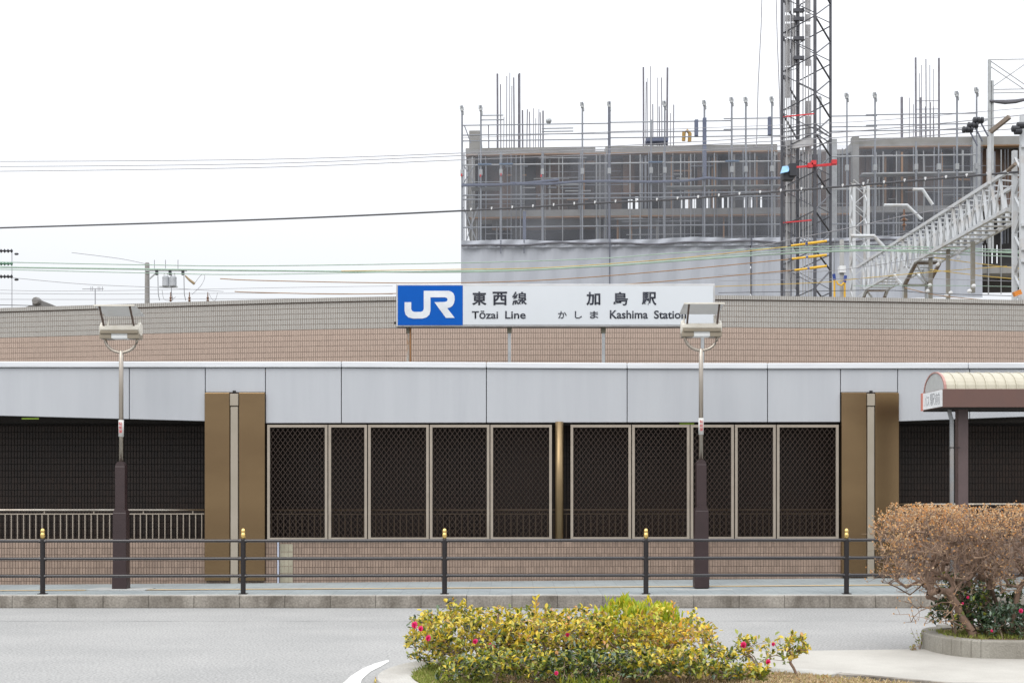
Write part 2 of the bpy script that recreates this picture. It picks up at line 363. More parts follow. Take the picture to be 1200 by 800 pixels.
# white line round the nose of the bed
wl = MB(); lin = arc(.1, 11.25, 1.22, 1.45, 150, 215, 14); lin2 = arc(.1, 11.25, 1.47, 1.62, 150, 215, 14)
lin = [pt(452, 778, 13.05), pt(440, 782, 12.82), pt(425, 789, 12.4), pt(412, 800, 11.8), pt(402, 812, 11.2), pt(398, 850, 9.7)]
def gp(px, py): D = EYE*F/(py-HY); return (X_(px, D), D, .004)
A = [gp(455, 773), gp(440, 777), gp(425, 783), gp(411, 792), gp(400, 802), gp(390, 820), gp(384, 850)]
B = [gp(456, 775), gp(446, 781), gp(434, 787), gp(424, 796), gp(420, 810), gp(412, 828), gp(405, 860)]
wl.add(A+B, [(i+1, i, i+7, i+8) for i in range(6)]); wl.build('road_line', white_l, kind='structure')
# right island: kerb and soil
isl = [(8, 14.9), (4.35, 14.9)] + arc(4.40, 13.98, .41, .72, 95, 255, 14) + [(4.75, 13.22), (8, 13.12)]
isl_in = inset(isl, .15)
ik = empty('island_kerb', (4.5, 14, 0), kind='structure')
for i in range(len(isl)-1):
    q = [isl[i], isl[i+1], isl_in[i+1], isl_in[i]]
    a = Vector(isl[i]); b = Vector(isl[i+1]); L_ = (b-a).length; k = max(1, round(L_/1.0))
    ai = Vector(isl_in[i]); bi = Vector(isl_in[i+1])
    for j in range(k):
        t0 = j/k+(.002 if j else 0); t1 = (j+1)/k-(.002 if j < k-1 else 0)
        MB().prism([tuple(a.lerp(b, t0)), tuple(a.lerp(b, t1)), tuple(ai.lerp(bi, t1)), tuple(ai.lerp(bi, t0))], 0, .19).build('kerb_segment', mat('island_kerb_concrete', (.30, .285, .25), (.22, .205, .175), rough=.95, scale=3, stretch=(1, 1, .4), bump=.5, bscale=70, fine=.12, spec=.15), ik, bevel=.012)
MB().prism(isl_in, 0, .172).build('island_soil', soil, kind='structure')

# ================================================================ STATION BUILDING
st = empty('station_building', (0, 21.5, 0), 'low station building with bluish fascia panels, bronze pilasters and dark mesh screens', 'building')
def tile_sheet(P, zf, tw, th, j, depth, facing, off=0):
    """P(s)->(x,y) along a path, s in metres 0..L given by P.L; tiles from zf[0] to zf[1]"""
    L_ = P.L; nc = int(L_/tw); nr = int(round((zf[1]-zf[0])/th)); vs = []; fs = []
    th = (zf[1]-zf[0])/nr
    for i in range(nc):
        a = P(i*tw+j/2); b = P((i+1)*tw-j/2); tx, ty = b[0]-a[0], b[1]-a[1]; l = math.hypot(tx, ty); nx_, ny_ = ty/l*depth*facing, -tx/l*depth*facing
        e = .0012; ux, uy = tx/l*e, ty/l*e
        for k in range(nr):
            z0 = zf[0]+k*th+j/2; z1 = zf[0]+(k+1)*th-j/2; m = len(vs)
            vs += [(a[0], a[1], z0), (b[0], b[1], z0), (b[0], b[1], z1), (a[0], a[1], z1),
                   (a[0]+nx_+ux, a[1]+ny_+uy, z0+e), (b[0]+nx_-ux, b[1]+ny_-uy, z0+e), (b[0]+nx_-ux, b[1]+ny_-uy, z1-e), (a[0]+nx_+ux, a[1]+ny_+uy, z1-e)]
            fs += [(m+4, m+5, m+6, m+7), (m, m+1, m+5, m+4), (m+1, m+2, m+6, m+5), (m+2, m+3, m+7, m+6), (m+3, m, m+4, m+7)]
    b = MB(); b.v = vs; b.f = fs; return b
class Path:
    def __init__(s, pts):
        s.p = np.array(pts, float); d = np.hypot(*(s.p[1:]-s.p[:-1]).T); s.c = np.concatenate([[0], np.cumsum(d)]); s.L = s.c[-1]
    def __call__(s, t): return (float(np.interp(t, s.c, s.p[:, 0])), float(np.interp(t, s.c, s.p[:, 1])))
def wpt(px, off=0): D = DW(px); return (X_(px, D), D+off)
PXL, PXR = -260, 1460
# low wall, top row y 632
ztop = Z_(632.5, 21.5)
lw = MB(); a = wpt(PXL, .02); b = wpt(PXR, .02)
lw.hexa([(a[0], a[1], 0), (b[0], b[1], 0), (b[0], b[1], ztop), (a[0], a[1], ztop)], [(a[0], a[1]+.16, 0), (b[0], b[1]+.16, 0), (b[0], b[1]+.16, ztop), (a[0], a[1]+.16, ztop)])
lwo = lw.build('low_wall', joint, st)
tile_sheet(Path([wpt(PXL, .02), wpt(PXR, .02)]), (.12, ztop-.012), .0405, .0985, .0055, .006, 1).build('wall_tiles', tile_pink, lwo, kind='stuff')
# beige patch of tiles and pale pipe left of it
bp_ = MB(); 
for r_, (y0, y1) in enumerate(((637, 646), (646.6, 652.5), (653, 663), (663.6, 671), (671.6, 682))):
    for c_ in range(3):
        x0 = 328+c_*5.1; bp_ = MB().pbox(DW, x0, x0+4.8, y0, y1, .002, .03); bp_.build('beige_tile', tile_beige, lwo)
MB().tube([pt(326, 634, 21.38), pt(326, 683, 21.38)], .014, 8).build('pale_pipe', mat('pale_blue_pipe', (.50, .54, .66), rough=.4), st)
# roof slab, interior
D0 = 21.5; zf = Z_(495, D0); zc = Z_(430, D0)
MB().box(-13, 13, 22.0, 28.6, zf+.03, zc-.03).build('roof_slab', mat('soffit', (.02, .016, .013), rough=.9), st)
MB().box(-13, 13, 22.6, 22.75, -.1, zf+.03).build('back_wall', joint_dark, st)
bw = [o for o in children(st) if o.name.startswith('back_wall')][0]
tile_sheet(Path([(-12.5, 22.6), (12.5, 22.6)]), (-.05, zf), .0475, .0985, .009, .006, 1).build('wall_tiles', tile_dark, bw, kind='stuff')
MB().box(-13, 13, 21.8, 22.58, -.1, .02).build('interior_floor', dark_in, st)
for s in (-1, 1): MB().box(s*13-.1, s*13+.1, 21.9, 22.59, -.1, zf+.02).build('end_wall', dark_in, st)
# fascia: panels, slightly arched outwards at both ends
seams = [-260, -130, 0, 151.5, 240.5, 311, 400, 570, 735, 899.5, 985, 1052, 1136.5, 1300, 1460]
seams[2] = -10
def fbot(px):
    if px < 311: return 495-(311-px)*.0262
    if px > 1052: return 493.5-(px-1052)*.037
    return 495.5-(px-311)*.002
def ftop(px): return 431 + max(0, min(1.8, (px-400)/200.)) - (0 if px < 900 else (px-900)/600)
for a, b in zip(seams[:-1], seams[1:]):
    g_ = .45; x0, x1 = a+g_, b-g_; m = MB(); fr = []
    pil = (a, b) in ((240.5, 311), (985, 1052))
    y_l, y_r = (459.5, 459.5) if pil else (fbot(x0), fbot(x1))
    for px, py in ((x0, y_l), (x1, y_r), (x1, ftop(x1)), (x0, ftop(x0))): fr.append(pt(px, py, DW(px)))
    m.hexa(fr, [v+Vector((0, .05, 0)) for v in fr]).build('fascia_panel', fasc, st, bevel=.006)
bk_ = MB(); bkp = [pt(px, 496 if i < 2 else 429, DW(px)+.0) for i, px in enumerate((PXL, PXR, PXR, PXL))]
fb = MB()
for a, b in ((PXL, 240), (311, 985), (1052, PXR)):
    q = [pt(a, fbot(a)-1.0, DW(a)), pt(b, fbot(b)-1.0, DW(b)), pt(b, 430, DW(b)), pt(a, 430, DW(a))]
    fb = MB().hexa([v+Vector((0, .06, 0)) for v in q], [v+Vector((0, .5, 0)) for v in q]); fb.build('fascia_backing', black, st)
# dark header strip beneath the fascia
for a, b in ((311.5, 984.5),):
    MB().pbox(DW, a, b, 492, 498, .075, .11).build('header_strip', black, st)
MB().pbox(DW, 797, 814, 495.3, 496.8, .055, .07).build('green_strip', mat('lime_strip', (.35, .55, .05), rough=.5), st)
MB().pbox(DW, 24, 44, 489.4, 490.8, .052, .07).build('green_strip', _m['lime_strip'], st)
# white coping on top of the fascia
cs = [PXL, -60, 400, 570, 735, 899.5, 1135, PXR]
for a, b in zip(cs[:-1], cs[1:]):
    x0, x1 = a+.3, b-.3; q = [pt(px, py, DW(px)-.04) for px, py in ((x0, ftop(x0)-.8), (x1, ftop(x1)-.8), (x1, ftop(x1)-7.6), (x0, ftop(x0)-7.6))]
    MB().hexa(q, [v+Vector((0, .55, 0)) for v in q]).build('coping', capm, st, bevel=.012)
    q = [pt(px, py, DW(px)+.03) for px, py in ((x0, ftop(x0)+.6), (x1, ftop(x1)+.6), (x1, ftop(x1)-1.2), (x0, ftop(x0)-1.2))]
    MB().hexa(q, [v+Vector((0, .03, 0)) for v in q]).build('shadow_gap', black, st)
# bronze pilasters with the pipe in the middle
for x0, xa, xb, x1 in ((240.6, 269.8, 280.6, 311), (985.4, 1014.6, 1024.8, 1052.6)):
    p = empty('pilaster', (X_((x0+x1)/2, 21.4), 21.4, .15), parent=st)
    for u, v in ((x0, xa), (xb, x1)):
        MB().pbox(DW, u, v, 460.2, 680-(.0 if x0 < 500 else 5), -.05, .30).build('pilaster_panel', bronze, p, bevel=.008)
    MB().pbox(DW, xa, xb, 459.5, 684, .01, .2).build('pilaster_core', joint, p)
    MB().pbox(DW, xa+1, xb-1, 476.5, 684.5-(0 if x0 < 500 else 6), -.055, .0).build('downpipe', pipe_m, p, bevel=.012)
    MB().pbox(DW, xa+.6, xb-.6, 461.5, 475.6, -.065, .0).build('pipe_head', pipe_m, p, bevel=.008)
    MB().pbox(DW, (xa+xb)/2-1.6, (xa+xb)/2+1.8, 457.8, 461.2, -.06, -.03).build('outlet', black, p)
    MB().pbox(DW, x0+.5, x1-.5, 678, 690, .02, .2).build('pilaster_foot_shade', black, p)  # black box in place of the shade under the pilaster panels
# mesh screens
scr = [(313.6, 384), (385.2, 430.3), (431.6, 502.6), (503.8, 573.6), (574.8, 646.6), (668.6, 739.3), (740.6, 807.8), (809, 859.6), (861, 908.6), (910, 982.2)]
for x0, x1 in scr:
    s = empty('mesh_screen', (X_((x0+x1)/2, 21.5), 21.5, ztop), parent=st); t, bt = 497.6, 632.6-(x0-313)*.002
    f_ = MB(); w = 3.0
    f_.pbox(DW, x0, x0+w, t, bt, -.035, .03).pbox(DW, x1-w, x1, t, bt, -.035, .03).pbox(DW, x0+w, x1-w, t, t+w, -.034, .029).pbox(DW, x0+w, x1-w, bt-w, bt, -.034, .029)
    f_.build('frame', frame_m, s)
    # crossing diagonal bars, clipped to the frame opening
    dx, dy = 5.75, 7.65; m = MB(); xa, xb, ya, yb = x0+w, x1-w, t+w, bt-w; k = dy/dx; hw = .70
    for sg in (1, -1):
        c = ya-k*(xb-xa)-20
        cs_ = np.arange(0, (yb-ya)+k*(xb-xa), dy)
        for c in cs_:
            # line y = ya + c - k*(x-xa)  (sg=1)   or  y = ya + c - k*(xb-x) (sg=-1)
            u0 = max(0, (c-(yb-ya))/k); u1 = min(xb-xa, c/k)
            if u1-u0 < .8: continue
            pa = (u0, ya+c-k*u0); pb_ = (u1, ya+c-k*u1)
            q = []
            for u, y in (pa, pb_):
                px = xa+u if sg == 1 else xb-u; q.append(pt(px, y, DW(px)-.004*sg+.0))
            m.bar(q[0], q[1], .0165, .006)
    m.build('lattice', lattice_m, s, kind='stuff')
MB().tube([pt(655.3, 494, 21.62), pt(655.3, 632, 21.62)], .062, 16).build('column', gold_col, st, smooth=True)
# inner handrail with balusters
hr = empty('handrail', (0, 21.75, ztop), parent=st)
for (x0, x1) in ((PXL, 239.5), (316, 984), (1054, PXR)):
    HD = DW((max(x0, 0)+min(x1, 1200))/2)+.13
    zt, zm = Z_(597.3, HD), Z_(602, HD); hm = frame_m if x0 != 316 else mat('rail_painted_shade', (.085, .058, .035), rough=.6)  # centre rail coloured darker in place of the shade behind the screens
    if x0 == 1054: zt, zm = Z_(590.5, HD), Z_(596, HD)
    def rp(px, z): d = DW(px)+.13; return (X_(px, d), d, z)
    MB().tube([rp(x0, zt), rp(x1, zt)], .017, 8).build('top_rail', steel if x0 != 316 else hm, hr, smooth=True)
    MB().tube([rp(x0, zm), rp(x1, zm)], .010, 8).build('lower_rail', hm, hr)
    MB().tube([rp(x0, ztop+.01), rp(x1, ztop+.01)], .010, 6).build('bottom_rail', hm, hr)
    bal = None; x = x0+2 if x0 > -200 else -15.5
    while x < min(x1, 1215):
        loc = Vector(rp(x, 0)) - origin_of(hr)
        if bal is None:
            q = MB().tube([(0, 0, ztop), (0, 0, zm)], .0095, 6); bal = q.build('baluster', hm, None); bal.parent = hr; bal.location = loc
        else:
            c_ = bal.copy(); c_.location = loc; C.objects.link(c_)
        x += 7.2
    x = x0+(52-x0) % 58
    while x < x1:
        MB().tube([rp(x, zm), rp(x, zt)], .009, 6).build('rail_bracket', hm, hr); x += 58

# ================================================================ CURVED UPPER WALL
ys_ = [(-400, 374), (-200, 366.5), (0, 361), (180, 355), (300, 351), (440, 347.4), (560, 346), (700, 345.4), (860, 346), (960, 347.6), (1080, 349.6), (1200, 351.6), (1400, 356), (1600, 361)]
ZT = 5.03
def uw(px): y = float(np.interp(px, [a for a, _ in ys_], [b for _, b in ys_])); D = (ZT-EYE)*F/(HY-y); return (X_(px, D), D)
pts_u = [uw(px) for px in range(-300, 1501, 30)]
# smooth
pu = np.array(pts_u)
for _ in range(6): pu[1:-1] = (pu[:-2]+2*pu[1:-1]+pu[2:])/4
up = empty('curved_wall', (0, 26, 0), 'long curved tiled wall behind the station roof, grey band over pink-brown tiles', 'wall')
PU = Path(pu)
ZG = 4.455
def strip(P, z0, z1, th):
    m = MB(); n = len(P.p)
    for i in range(n-1):
        (x0, y0), (x1, y1) = P.p[i], P.p[i+1]
        m.hexa([(x0, y0, z0), (x1, y1, z0), (x1, y1, z1), (x0, y0, z1)], [(x0, y0+th, z0), (x1, y1+th, z0), (x1, y1+th, z1), (x0, y0+th, z1)])
    return m
uc = strip(PU, 0, ZT-.01, .25).build('wall_core', joint_up, up)
tile_sheet(PU, (2.95, ZG), .0415, .1035, .008, .006, 1).build('pink_tiles', tile_up, up, kind='stuff')
tile_sheet(PU, (ZG+.003, ZT-.092), .0415, .1035, .008, .006, 1).build('grey_tiles', tile_grey, up, kind='stuff')
PC = Path([(x, y-.025) for x, y in PU.p])
strip(PC, ZT-.078, ZT-.002, .30).build('coping_core', joint, up)
tile_sheet(PC, (ZT-.078, ZT), .0415, .078, .006, .006, 1).build('coping_tiles', tile_grey, up, kind='stuff')

# ================================================================ STATION SIGN
SD = 23.2
sg = empty('station_sign', pt(650, 425, SD), 'long white railway station sign with blue logo square above the fascia', 'sign')
def sq(x0, x1, y0, y1, D0, D1):
    a = pt(x0, y1, SD); b = pt(x1, y0, SD); return MB().box(a.x, b.x, SD+D0, SD+D1, a.z, b.z)
sq(464.2, 838, 332.7, 382.8, 0, .26).build('sign_box', sign_f, sg, bevel=.01)
sq(542.5, 835.6, 335, 380.6, -.012, 0).build('sign_face', sign_w, sg)
sq(466.2, 542.3, 334.6, 381, -.0125, 0).build('logo_panel', sign_b, sg)
JR = [(115, 175), (162, 175), (162, 222), (168, 236), (182, 243), (228, 243), (243, 237), (250, 222), (250, 95), (425, 95), (444, 101), (458, 113), (466, 132), (467, 158), (462, 183), (450, 202), (435, 212), (415, 217), (467, 285), (405, 285), (325, 175), (400, 173), (413, 168), (418, 157), (413, 146), (400, 141), (297, 141), (297, 235), (290, 262), (270, 281), (240, 290), (175, 290), (142, 282), (122, 262), (115, 235)]
jp = [pt(455+x/6, 325+y/6, SD) for x, y in JR]
MB().vprism([(p.x, p.z) for p in reversed(jp)], SD-.018, SD-.011).build('logo_letters', mat('logo_white', (.68, .71, .74), rough=.4), sg)
def text(s, x0, x1, y0, y1, m, parent, name='lettering', weight=0., plane=None, depth=.004, D=SD, front=-.0165):
    cu = bpy.data.curves.new('t', 'FONT'); cu.body = s; cu.size = 1; cu.offset = weight; cu.extrude = 0; cu.resolution_u = 4
    o = bpy.data.objects.new('t', cu); C.objects.link(o); dg = bpy.context.evaluated_depsgraph_get(); me = bpy.data.meshes.new_from_object(o.evaluated_get(dg))
    bpy.data.objects.remove(o)
    v = np.array([tuple(q.co) for q in me.vertices]); lo, hi = v.min(0), v.max(0)
    me.name = name; a = pt(x0, y1, D); b = pt(x1, y0, D)
    o0 = origin_of(parent)
    for q in me.vertices:
        u = (q.co.x-lo[0])/(hi[0]-lo[0]); w = (q.co.y-lo[1])/(hi[1]-lo[1])
        if plane: p = plane(u, w)
        else: p = Vector((a.x+(b.x-a.x)*u, D+front, a.z+(b.z-a.z)*w))
        q.co = p-o0
    me.materials.clear(); me.materials.append(m)
    ob = bpy.data.objects.new(name, me); C.objects.link(ob); ob.parent = parent
    if not plane:
        sm = ob.modifiers.new('solid', 'SOLIDIFY'); sm.thickness = depth; sm.offset = 0
    return ob
for s_, x0, x1 in (('東', 553.2, 570.2), ('西', 577.3, 594.2), ('線', 600.2, 617.4)): text(s_, x0, x1, 341.8, 357.6, ink, sg, weight=.017 if s_ == '線' else .026)
for s_, x0, x1 in (('加', 687, 703.4), ('島', 719, 735.6), ('駅', 752, 769.2)): text(s_, x0, x1, 342.2, 357.8, ink, sg, weight=.017 if s_ == '島' else .024)
text('Tōzai', 553, 583.6, 364.2, 373.5, ink, sg, weight=.014); text('Line', 592, 616, 364.4, 373.5, ink, sg, weight=.014)
for s_, x0, x1 in (('か', 654, 664), ('し', 673.6, 682), ('ま', 691.2, 701)): text(s_, x0, x1, 364.6, 373.2, ink, sg, weight=.012)
text('Kashima', 714.6, 759, 363.6, 373.4, ink, sg, weight=.016); text('Station', 766.3, 804, 363.8, 373.4, ink, sg, weight=.016)
for i, px in enumerate((478, 597, 707, 823)):
    a = pt(px, 382.5, SD+.14); w = .05 if i else .035
    MB().box(a.x-w/2, a.x+w/2, SD+.1, SD+.15, 3.2, a.z).build('sign_post', rust if i in (0,) else galv, sg)
    if i == 0: MB().box(a.x+.03, a.x+.055, SD+.1, SD+.13, 3.2, a.z).build('post_rib', mat('rust_brown', (.30, .15, .06), rough=.8), sg)
    MB().box(a.x-w*.75, a.x+w*.75, SD+.09, SD+.16, a.z-.11, a.z).build('post_bracket', mat('bracket_olive', (.16, .15, .11), rough=.7), sg)
MB().box(X_(461.5, SD), X_(464, SD), SD+.05, SD+.11, Z_(379, SD), Z_(376.5, SD)).build('cable_gland', black, sg)

# ================================================================ GUARD FENCE
FD = 19.40
gf = empty('guard_fence', (0, FD, .166), 'dark pipe guard fence with three rails and gold ball tops along the kerb', 'fence')
for py in (633.6, 654.4, 674.6):
    z = Z_(py, FD)
    pts = [Vector((X_(px, FD), FD, z+.014*(px-50)/942.)) for px in range(-185, 1470, 235)]
    MB().tube(pts, .0205, 10).build('rail', fence_m, gf, smooth=True)
for px in (-185.5, 50, 285, 521, 757, 992, 1228, 1463):
    x = X_(px, FD); zt = Z_(632, FD)
    bpz = MB().box(x-.055, x+.055, FD-.055, FD+.055, .165, .176)
    p = MB().lathe((x, FD, 0), [(.034, .15), (.034, zt), (.030, zt+.012), (.024, zt+.014)], 14).build('post', postp, gf, smooth=False); bpz.build('base_plate', postp, p)
    MB().lathe((x, FD, 0), [(.022, zt+.012), (.026, zt+.03), (.030, zt+.037), (.033, zt+.05), (.033, zt+.075), (.028, zt+.085), (.024, zt+.09), (.029, zt+.1), (.031, zt+.115), (.027, zt+.135), (.016, zt+.147), (.004, zt+.151)], 16).build('finial', goldm, p, smooth=True)
    for py in (633.6, 654.4, 674.6):
        z = Z_(py, FD)+.014*(px-50)/942.; MB().lathe((x-.05, FD, z), [(.026, 0), (.026, .10)], 10, 'x').build('rail_collar', fence_m, p)

# ================================================================ STREET LAMPS
LD = 20.25
def make_lamp():
    cx = X_(142, LD)
    def Z(y): return Z_(y, LD)
    pxm = LD/F
    L0 = empty('street_lamp', (cx, LD, .17), 'street lamp in front of the open bay left of the mesh screens', 'street lamp', 'street lamps on the pavement')
    w = 8*pxm
    MB().box(cx-w, cx+w, LD-w, LD+w, .16, Z(600)).build('base_box', lamp_brown, L0, bevel=.012)
    MB().box(cx-w-.008, cx+w+.008, LD-w-.008, LD+w+.008, .165, Z(674)).build('base_plinth', lamp_brown, L0, bevel=.01)
    def dome(hw, y0, y1, n=10):
        zb, zt = Z(y0), Z(y1); return [(cx+hw*math.cos(PI*i/n), zb+(zt-zb)*math.sin(PI*i/n)) for i in range(n+1)]
    MB().vprism(list(reversed(dome(w-.004, 600.5, 594))), LD-w+.004, LD+w-.004).build('base_shoulder', lamp_brown, L0)
    w2 = 5.9*pxm
    MB().box(cx-w2, cx+w2, LD-w2, LD+w2, Z(601), Z(546)).build('upper_box', lamp_brown, L0, bevel=.01)
    MB().vprism(list(reversed(dome(w2-.003, 546.5, 540.5))), LD-w2+.003, LD+w2-.003).build('upper_shoulder', lamp_brown, L0)
    MB().lathe((cx, LD, 0), [(.031, Z(543)), (.031, Z(411.5)), (.026, Z(410.8))], 16).build('pole', steel, L0, smooth=True)
    MB().lathe((cx, LD, 0), [(.0365, Z(511.5)), (.0365, Z(492))], 16).build('sticker', sticker, L0, smooth=True)
    for i, s_ in enumerate('貼紙禁'):
        y0 = 494.2+i*4.6; text(s_, 140.0, 144.2, y0, y0+3.9, redink, L0, 'sticker_print', D=LD, front=-.040)
    # U shaped arms
    pts = [Vector((cx+19*pxm*math.cos(a), LD, Z(396)-(16.8*pxm)*math.sin(a))) for a in [PI*i/18 for i in range(19)]]
    pts = [Vector((cx+19*pxm, LD, Z(391)))]+pts+[Vector((cx-19*pxm, LD, Z(391)))]
    MB().tube(pts, .021, 8).build('u_bracket', steel, L0, smooth=True)
    # luminaire body
    hw = 22.8*pxm; y0, y1 = LD-.13, LD+.13
    MB().box(cx-hw, cx+hw, y0, y1, Z(388.2), Z(382.0)).build('housing', cream, L0, bevel=.02)
    MB().box(cx-hw+.01, cx+hw-.01, y0-.004, y1, Z(391.5), Z(388.4)).build('housing_lip', taupe_d, L0, bevel=.004)
    for s in (-1, 1):
        MB().lathe((cx+s*(hw-.012), LD, Z(386)), [(.08, -.022), (.10, -.012), (.10, .012), (.08, .022)], 18, 'x').build('end_cap', cream, L0, smooth=False)
        MB().box(cx+s*hw-(.16 if s > 0 else .005), cx+s*hw+(.005 if s > 0 else .16)-0, y0+.02, y1-.02, Z(397.5), Z(391.3)).build('end_block', taupe_d, L0, bevel=.008)
        MB().bar((cx+s*17.5*pxm, LD-.10, Z(384.5)), (cx+s*17.5*pxm, LD-.34, Z_(358.6, LD-.34)), .024, .02).build('front_strut', rodd, L0)
        MB().bar((cx+s*18.6*pxm, LD+.11, Z(383.5)), (cx+s*18.0*pxm, LD+.19, Z(371)), .022).build('rear_strut', cream, L0)
    MB().box(cx-12.2*pxm, cx+12.2*pxm, y0+.03, y1-.03, Z(397.2), Z(391)).build('diffuser', diffm, L0, bevel=.01)
    # tilted reflector canopy
    n = 6; vs = []; th = .012
    for i in range(n+1):
        t = i/n; y = LD-.36+.58*t; z = Z_(358.0, LD-.36)+(Z_(370.5, LD+.22)-Z_(358.0, LD-.36))*(t**1.15); vs.append((y, z))
    c = MB(); hw2 = 23.2*pxm
    for (ya, za), (yb, zb) in zip(vs[:-1], vs[1:]):
        c.add([(cx-hw2, ya, za), (cx+hw2, ya, za), (cx+hw2, yb, zb), (cx-hw2, yb, zb), (cx-hw2, ya, za+th), (cx+hw2, ya, za+th), (cx+hw2, yb, zb+th), (cx-hw2, yb, zb+th)],
              [(3, 2, 1, 0), (4, 5, 6, 7), (0, 1, 5, 4), (1, 2, 6, 5), (2, 3, 7, 6), (3, 0, 4, 7)])
    c.build('reflector_canopy', canopy_m, L0)
    MB().box(cx-hw2-.003, cx+hw2+.003, LD-.372, LD-.352, Z_(358.6, LD-.36), Z_(357.0, LD-.36)).build('canopy_edge', cream, L0)
    return L0
lampA = make_lamp()
lampB = copy_tree(lampA); lampB.location.x = X_(821.5, LD); lampB.location.z += .028; lampB['label'] = 'street lamp standing before the right group of mesh screens, its head over the sign'

# ================================================================ BUS SHELTER
S0, S1 = 19.55, 20.55
sx0 = X_(1105, S0)
sh = empty('bus_shelter', (6.4, 20, .17), 'brown bus shelter with cream barrel roof behind the bare hedge', 'shelter')
zb0, zb1 = Z_(477, S0), Z_(455.5, S0); XE = 11.0
MB().box(sx0, XE, S0, S1, zb0, zb1).build('roof_beam', shelter_b, sh, bevel=.006)
MB().box(sx0+.01, XE, S0+.03, S1-.03, zb0-.012, zb0).build('soffit', black, sh)
# end sign
MB().box(sx0-.012, sx0, S0+.02, S1-.02, zb0+.012, zb1-.008).build('end_sign', mat('shelter_sign_white', (.80, .82, .83), rough=.4), sh)
MB().box(sx0-.018, sx0, S1-.09, S1+.0, zb0, zb1).build('sign_end_trim', mat('salmon_trim', (.62, .22, .17), rough=.5), sh)
for s_, u0, u1, w0, w1 in (('のりば', .60, .80, .2, .85),):
    pass
def endtext(s_, yA, yB, zA, zB):
    text(s_, 0, 1, 0, 1, mat('faint_ink', (.28, .29, .31), rough=.6), sh, 'sign_print', weight=.0, plane=lambda u, w: Vector((sx0-.0135, yA+(yB-yA)*u, zA+(zB-zA)*w)))
endtext('バス', S1-.18, S1-.40, zb0+.05, zb0+.20)
endtext('駅', S1-.44, S1-.66, zb0+.05, zb0+.21)
endtext('前', S1-.68, S1-.90, zb0+.05, zb0+.21)
# barrel roof
yc = (S0+S1)/2; R = (S1-S0)/2-.02; rise = .255; nseg = 14
arcp = [(yc-R*math.cos(PI*i/nseg), zb1+rise*math.sin(PI*i/nseg)) for i in range(nseg+1)]
def barrel(x0, x1, gr, th):
    m = MB()
    for (ya, za), (yb, zb) in zip(arcp[:-1], arcp[1:]):
        k = 1+gr
        A_ = [(x0, yc+(ya-yc)*k, zb1+(za-zb1)*k), (x1, yc+(ya-yc)*k, zb1+(za-zb1)*k), (x1, yc+(yb-yc)*k, zb1+(zb-zb1)*k), (x0, yc+(yb-yc)*k, zb1+(zb-zb1)*k)]
        k2 = k-th
        B_ = [(x0, yc+(ya-yc)*k2, zb1+(za-zb1)*k2), (x1, yc+(ya-yc)*k2, zb1+(za-zb1)*k2), (x1, yc+(yb-yc)*k2, zb1+(zb-zb1)*k2), (x0, yc+(yb-yc)*k2, zb1+(zb-zb1)*k2)]
        m.add(A_+B_, [(0, 1, 2, 3), (7, 6, 5, 4), (0, 3, 7, 4), (2, 1, 5, 6)])
    return m
xs_ = sx0+.05; pitch = .137; i = 0
while xs_ < XE-.1:
    barrel(xs_+.004, xs_+pitch-.004, .0, .02).build('roof_sheet', poly_m, sh, smooth=False)
    barrel(xs_+pitch-.008, xs_+pitch+.008, .035, .05).build('roof_rib', poly_m, sh)
    xs_ += pitch; i += 1
barrel(sx0+.02, sx0+.05, .04, .07).build('arch_trim', pinktrim, sh)
MB().add([(sx0+.03, y, z) for y, z in arcp], [tuple(range(nseg+1))]).build('gable_sheet', mat('gable_grey', (.45, .46, .45), rough=.5), sh)
def pst(px, hw, D, y0): 
    x = X_(px, D); return x
x = X_(1127, 20.0)
MB().box(x-.07, x+.07, 19.93, 20.07, .16, zb0).build('post', shelter_post, sh, bevel=.006)
MB().box(x+2.9, x+3.04, 19.93, 20.07, .16, zb0).build('post', shelter_post, sh, bevel=.006)
xd = X_(1114.5, 19.9)
MB().tube([(xd-.02, 19.9, zb0+.01), (xd-.02, 19.9, zb0-.06), (xd+.01, 19.9, zb0-.16), (xd+.012, 19.9, .2)], .030, 10).build('drainpipe', mat('grey_pvc', (.27, .28, .29), (.36, .27, .22), rough=.5, scale=1.2, contrast=(.5, .8)), sh, smooth=True)
MB().box(xd-.045, x-.06, 19.87, 19.885, 1.6+(570-524)*20/F-.012, 1.6+(570-524)*20/F).build('pipe_clamp', black, sh)
MB().box(X_(1130, 20.2), X_(1136, 20.2)+.02, 20.15, 20.25, .17, .5).build('bench_leg', black, sh)

# ================================================================ CONSTRUCTION BUILDING (about 75 m away)
def DB(px): return 76.3-(px-540)*.00257
def ZB(y): return EYE+(HY-y)*DB(800)/F
cb = empty('construction_building', (10, 75, 0), 'unfinished concrete building wrapped in scaffolding, netting and pale blue-grey sheet', 'building')
BR = 1400
def B_(name, m, x0, x1, y0, y1, d0, d1, **k):
    if d0 < 1.3 or 'slab' in name: return MB().pbox(DB, x0, x1, y0, y1, d0, d1, ZB).build(name, m, cb, **k)
    zf_ = lambda y: EYE+(HY-y)*(DB(800)+d0)/F     # the row as seen at its own depth
    return MB().pbox(DB, x0, x1, y0, y1, d0, d1, zf_).build(name, m, cb, **k)
B_('roof_slab', conc, 545, 699, 165.2, 172.6, 1.0, 8.5)
B_('roof_slab', conc, 711, 915, 165.2, 172.6, 1.0, 8.5)
B_('roof_slab', conc, 1008, BR, 159.5, 169.5, 1.0, 8.5)
B_('roof_slab', conc, 915, 1003, 168, 173, 2.0, 8.5)
B_('roof_slab', conc, 699.4, 710.6, 170.5, 172.6, 1.0, 8.5)
B_('formwork_edge', timber, 545, 915, 172.9, 174.2, .95, 1.4)
B_('formwork_edge', timber, 1011, BR, 170, 171.0, .95, 1.4)
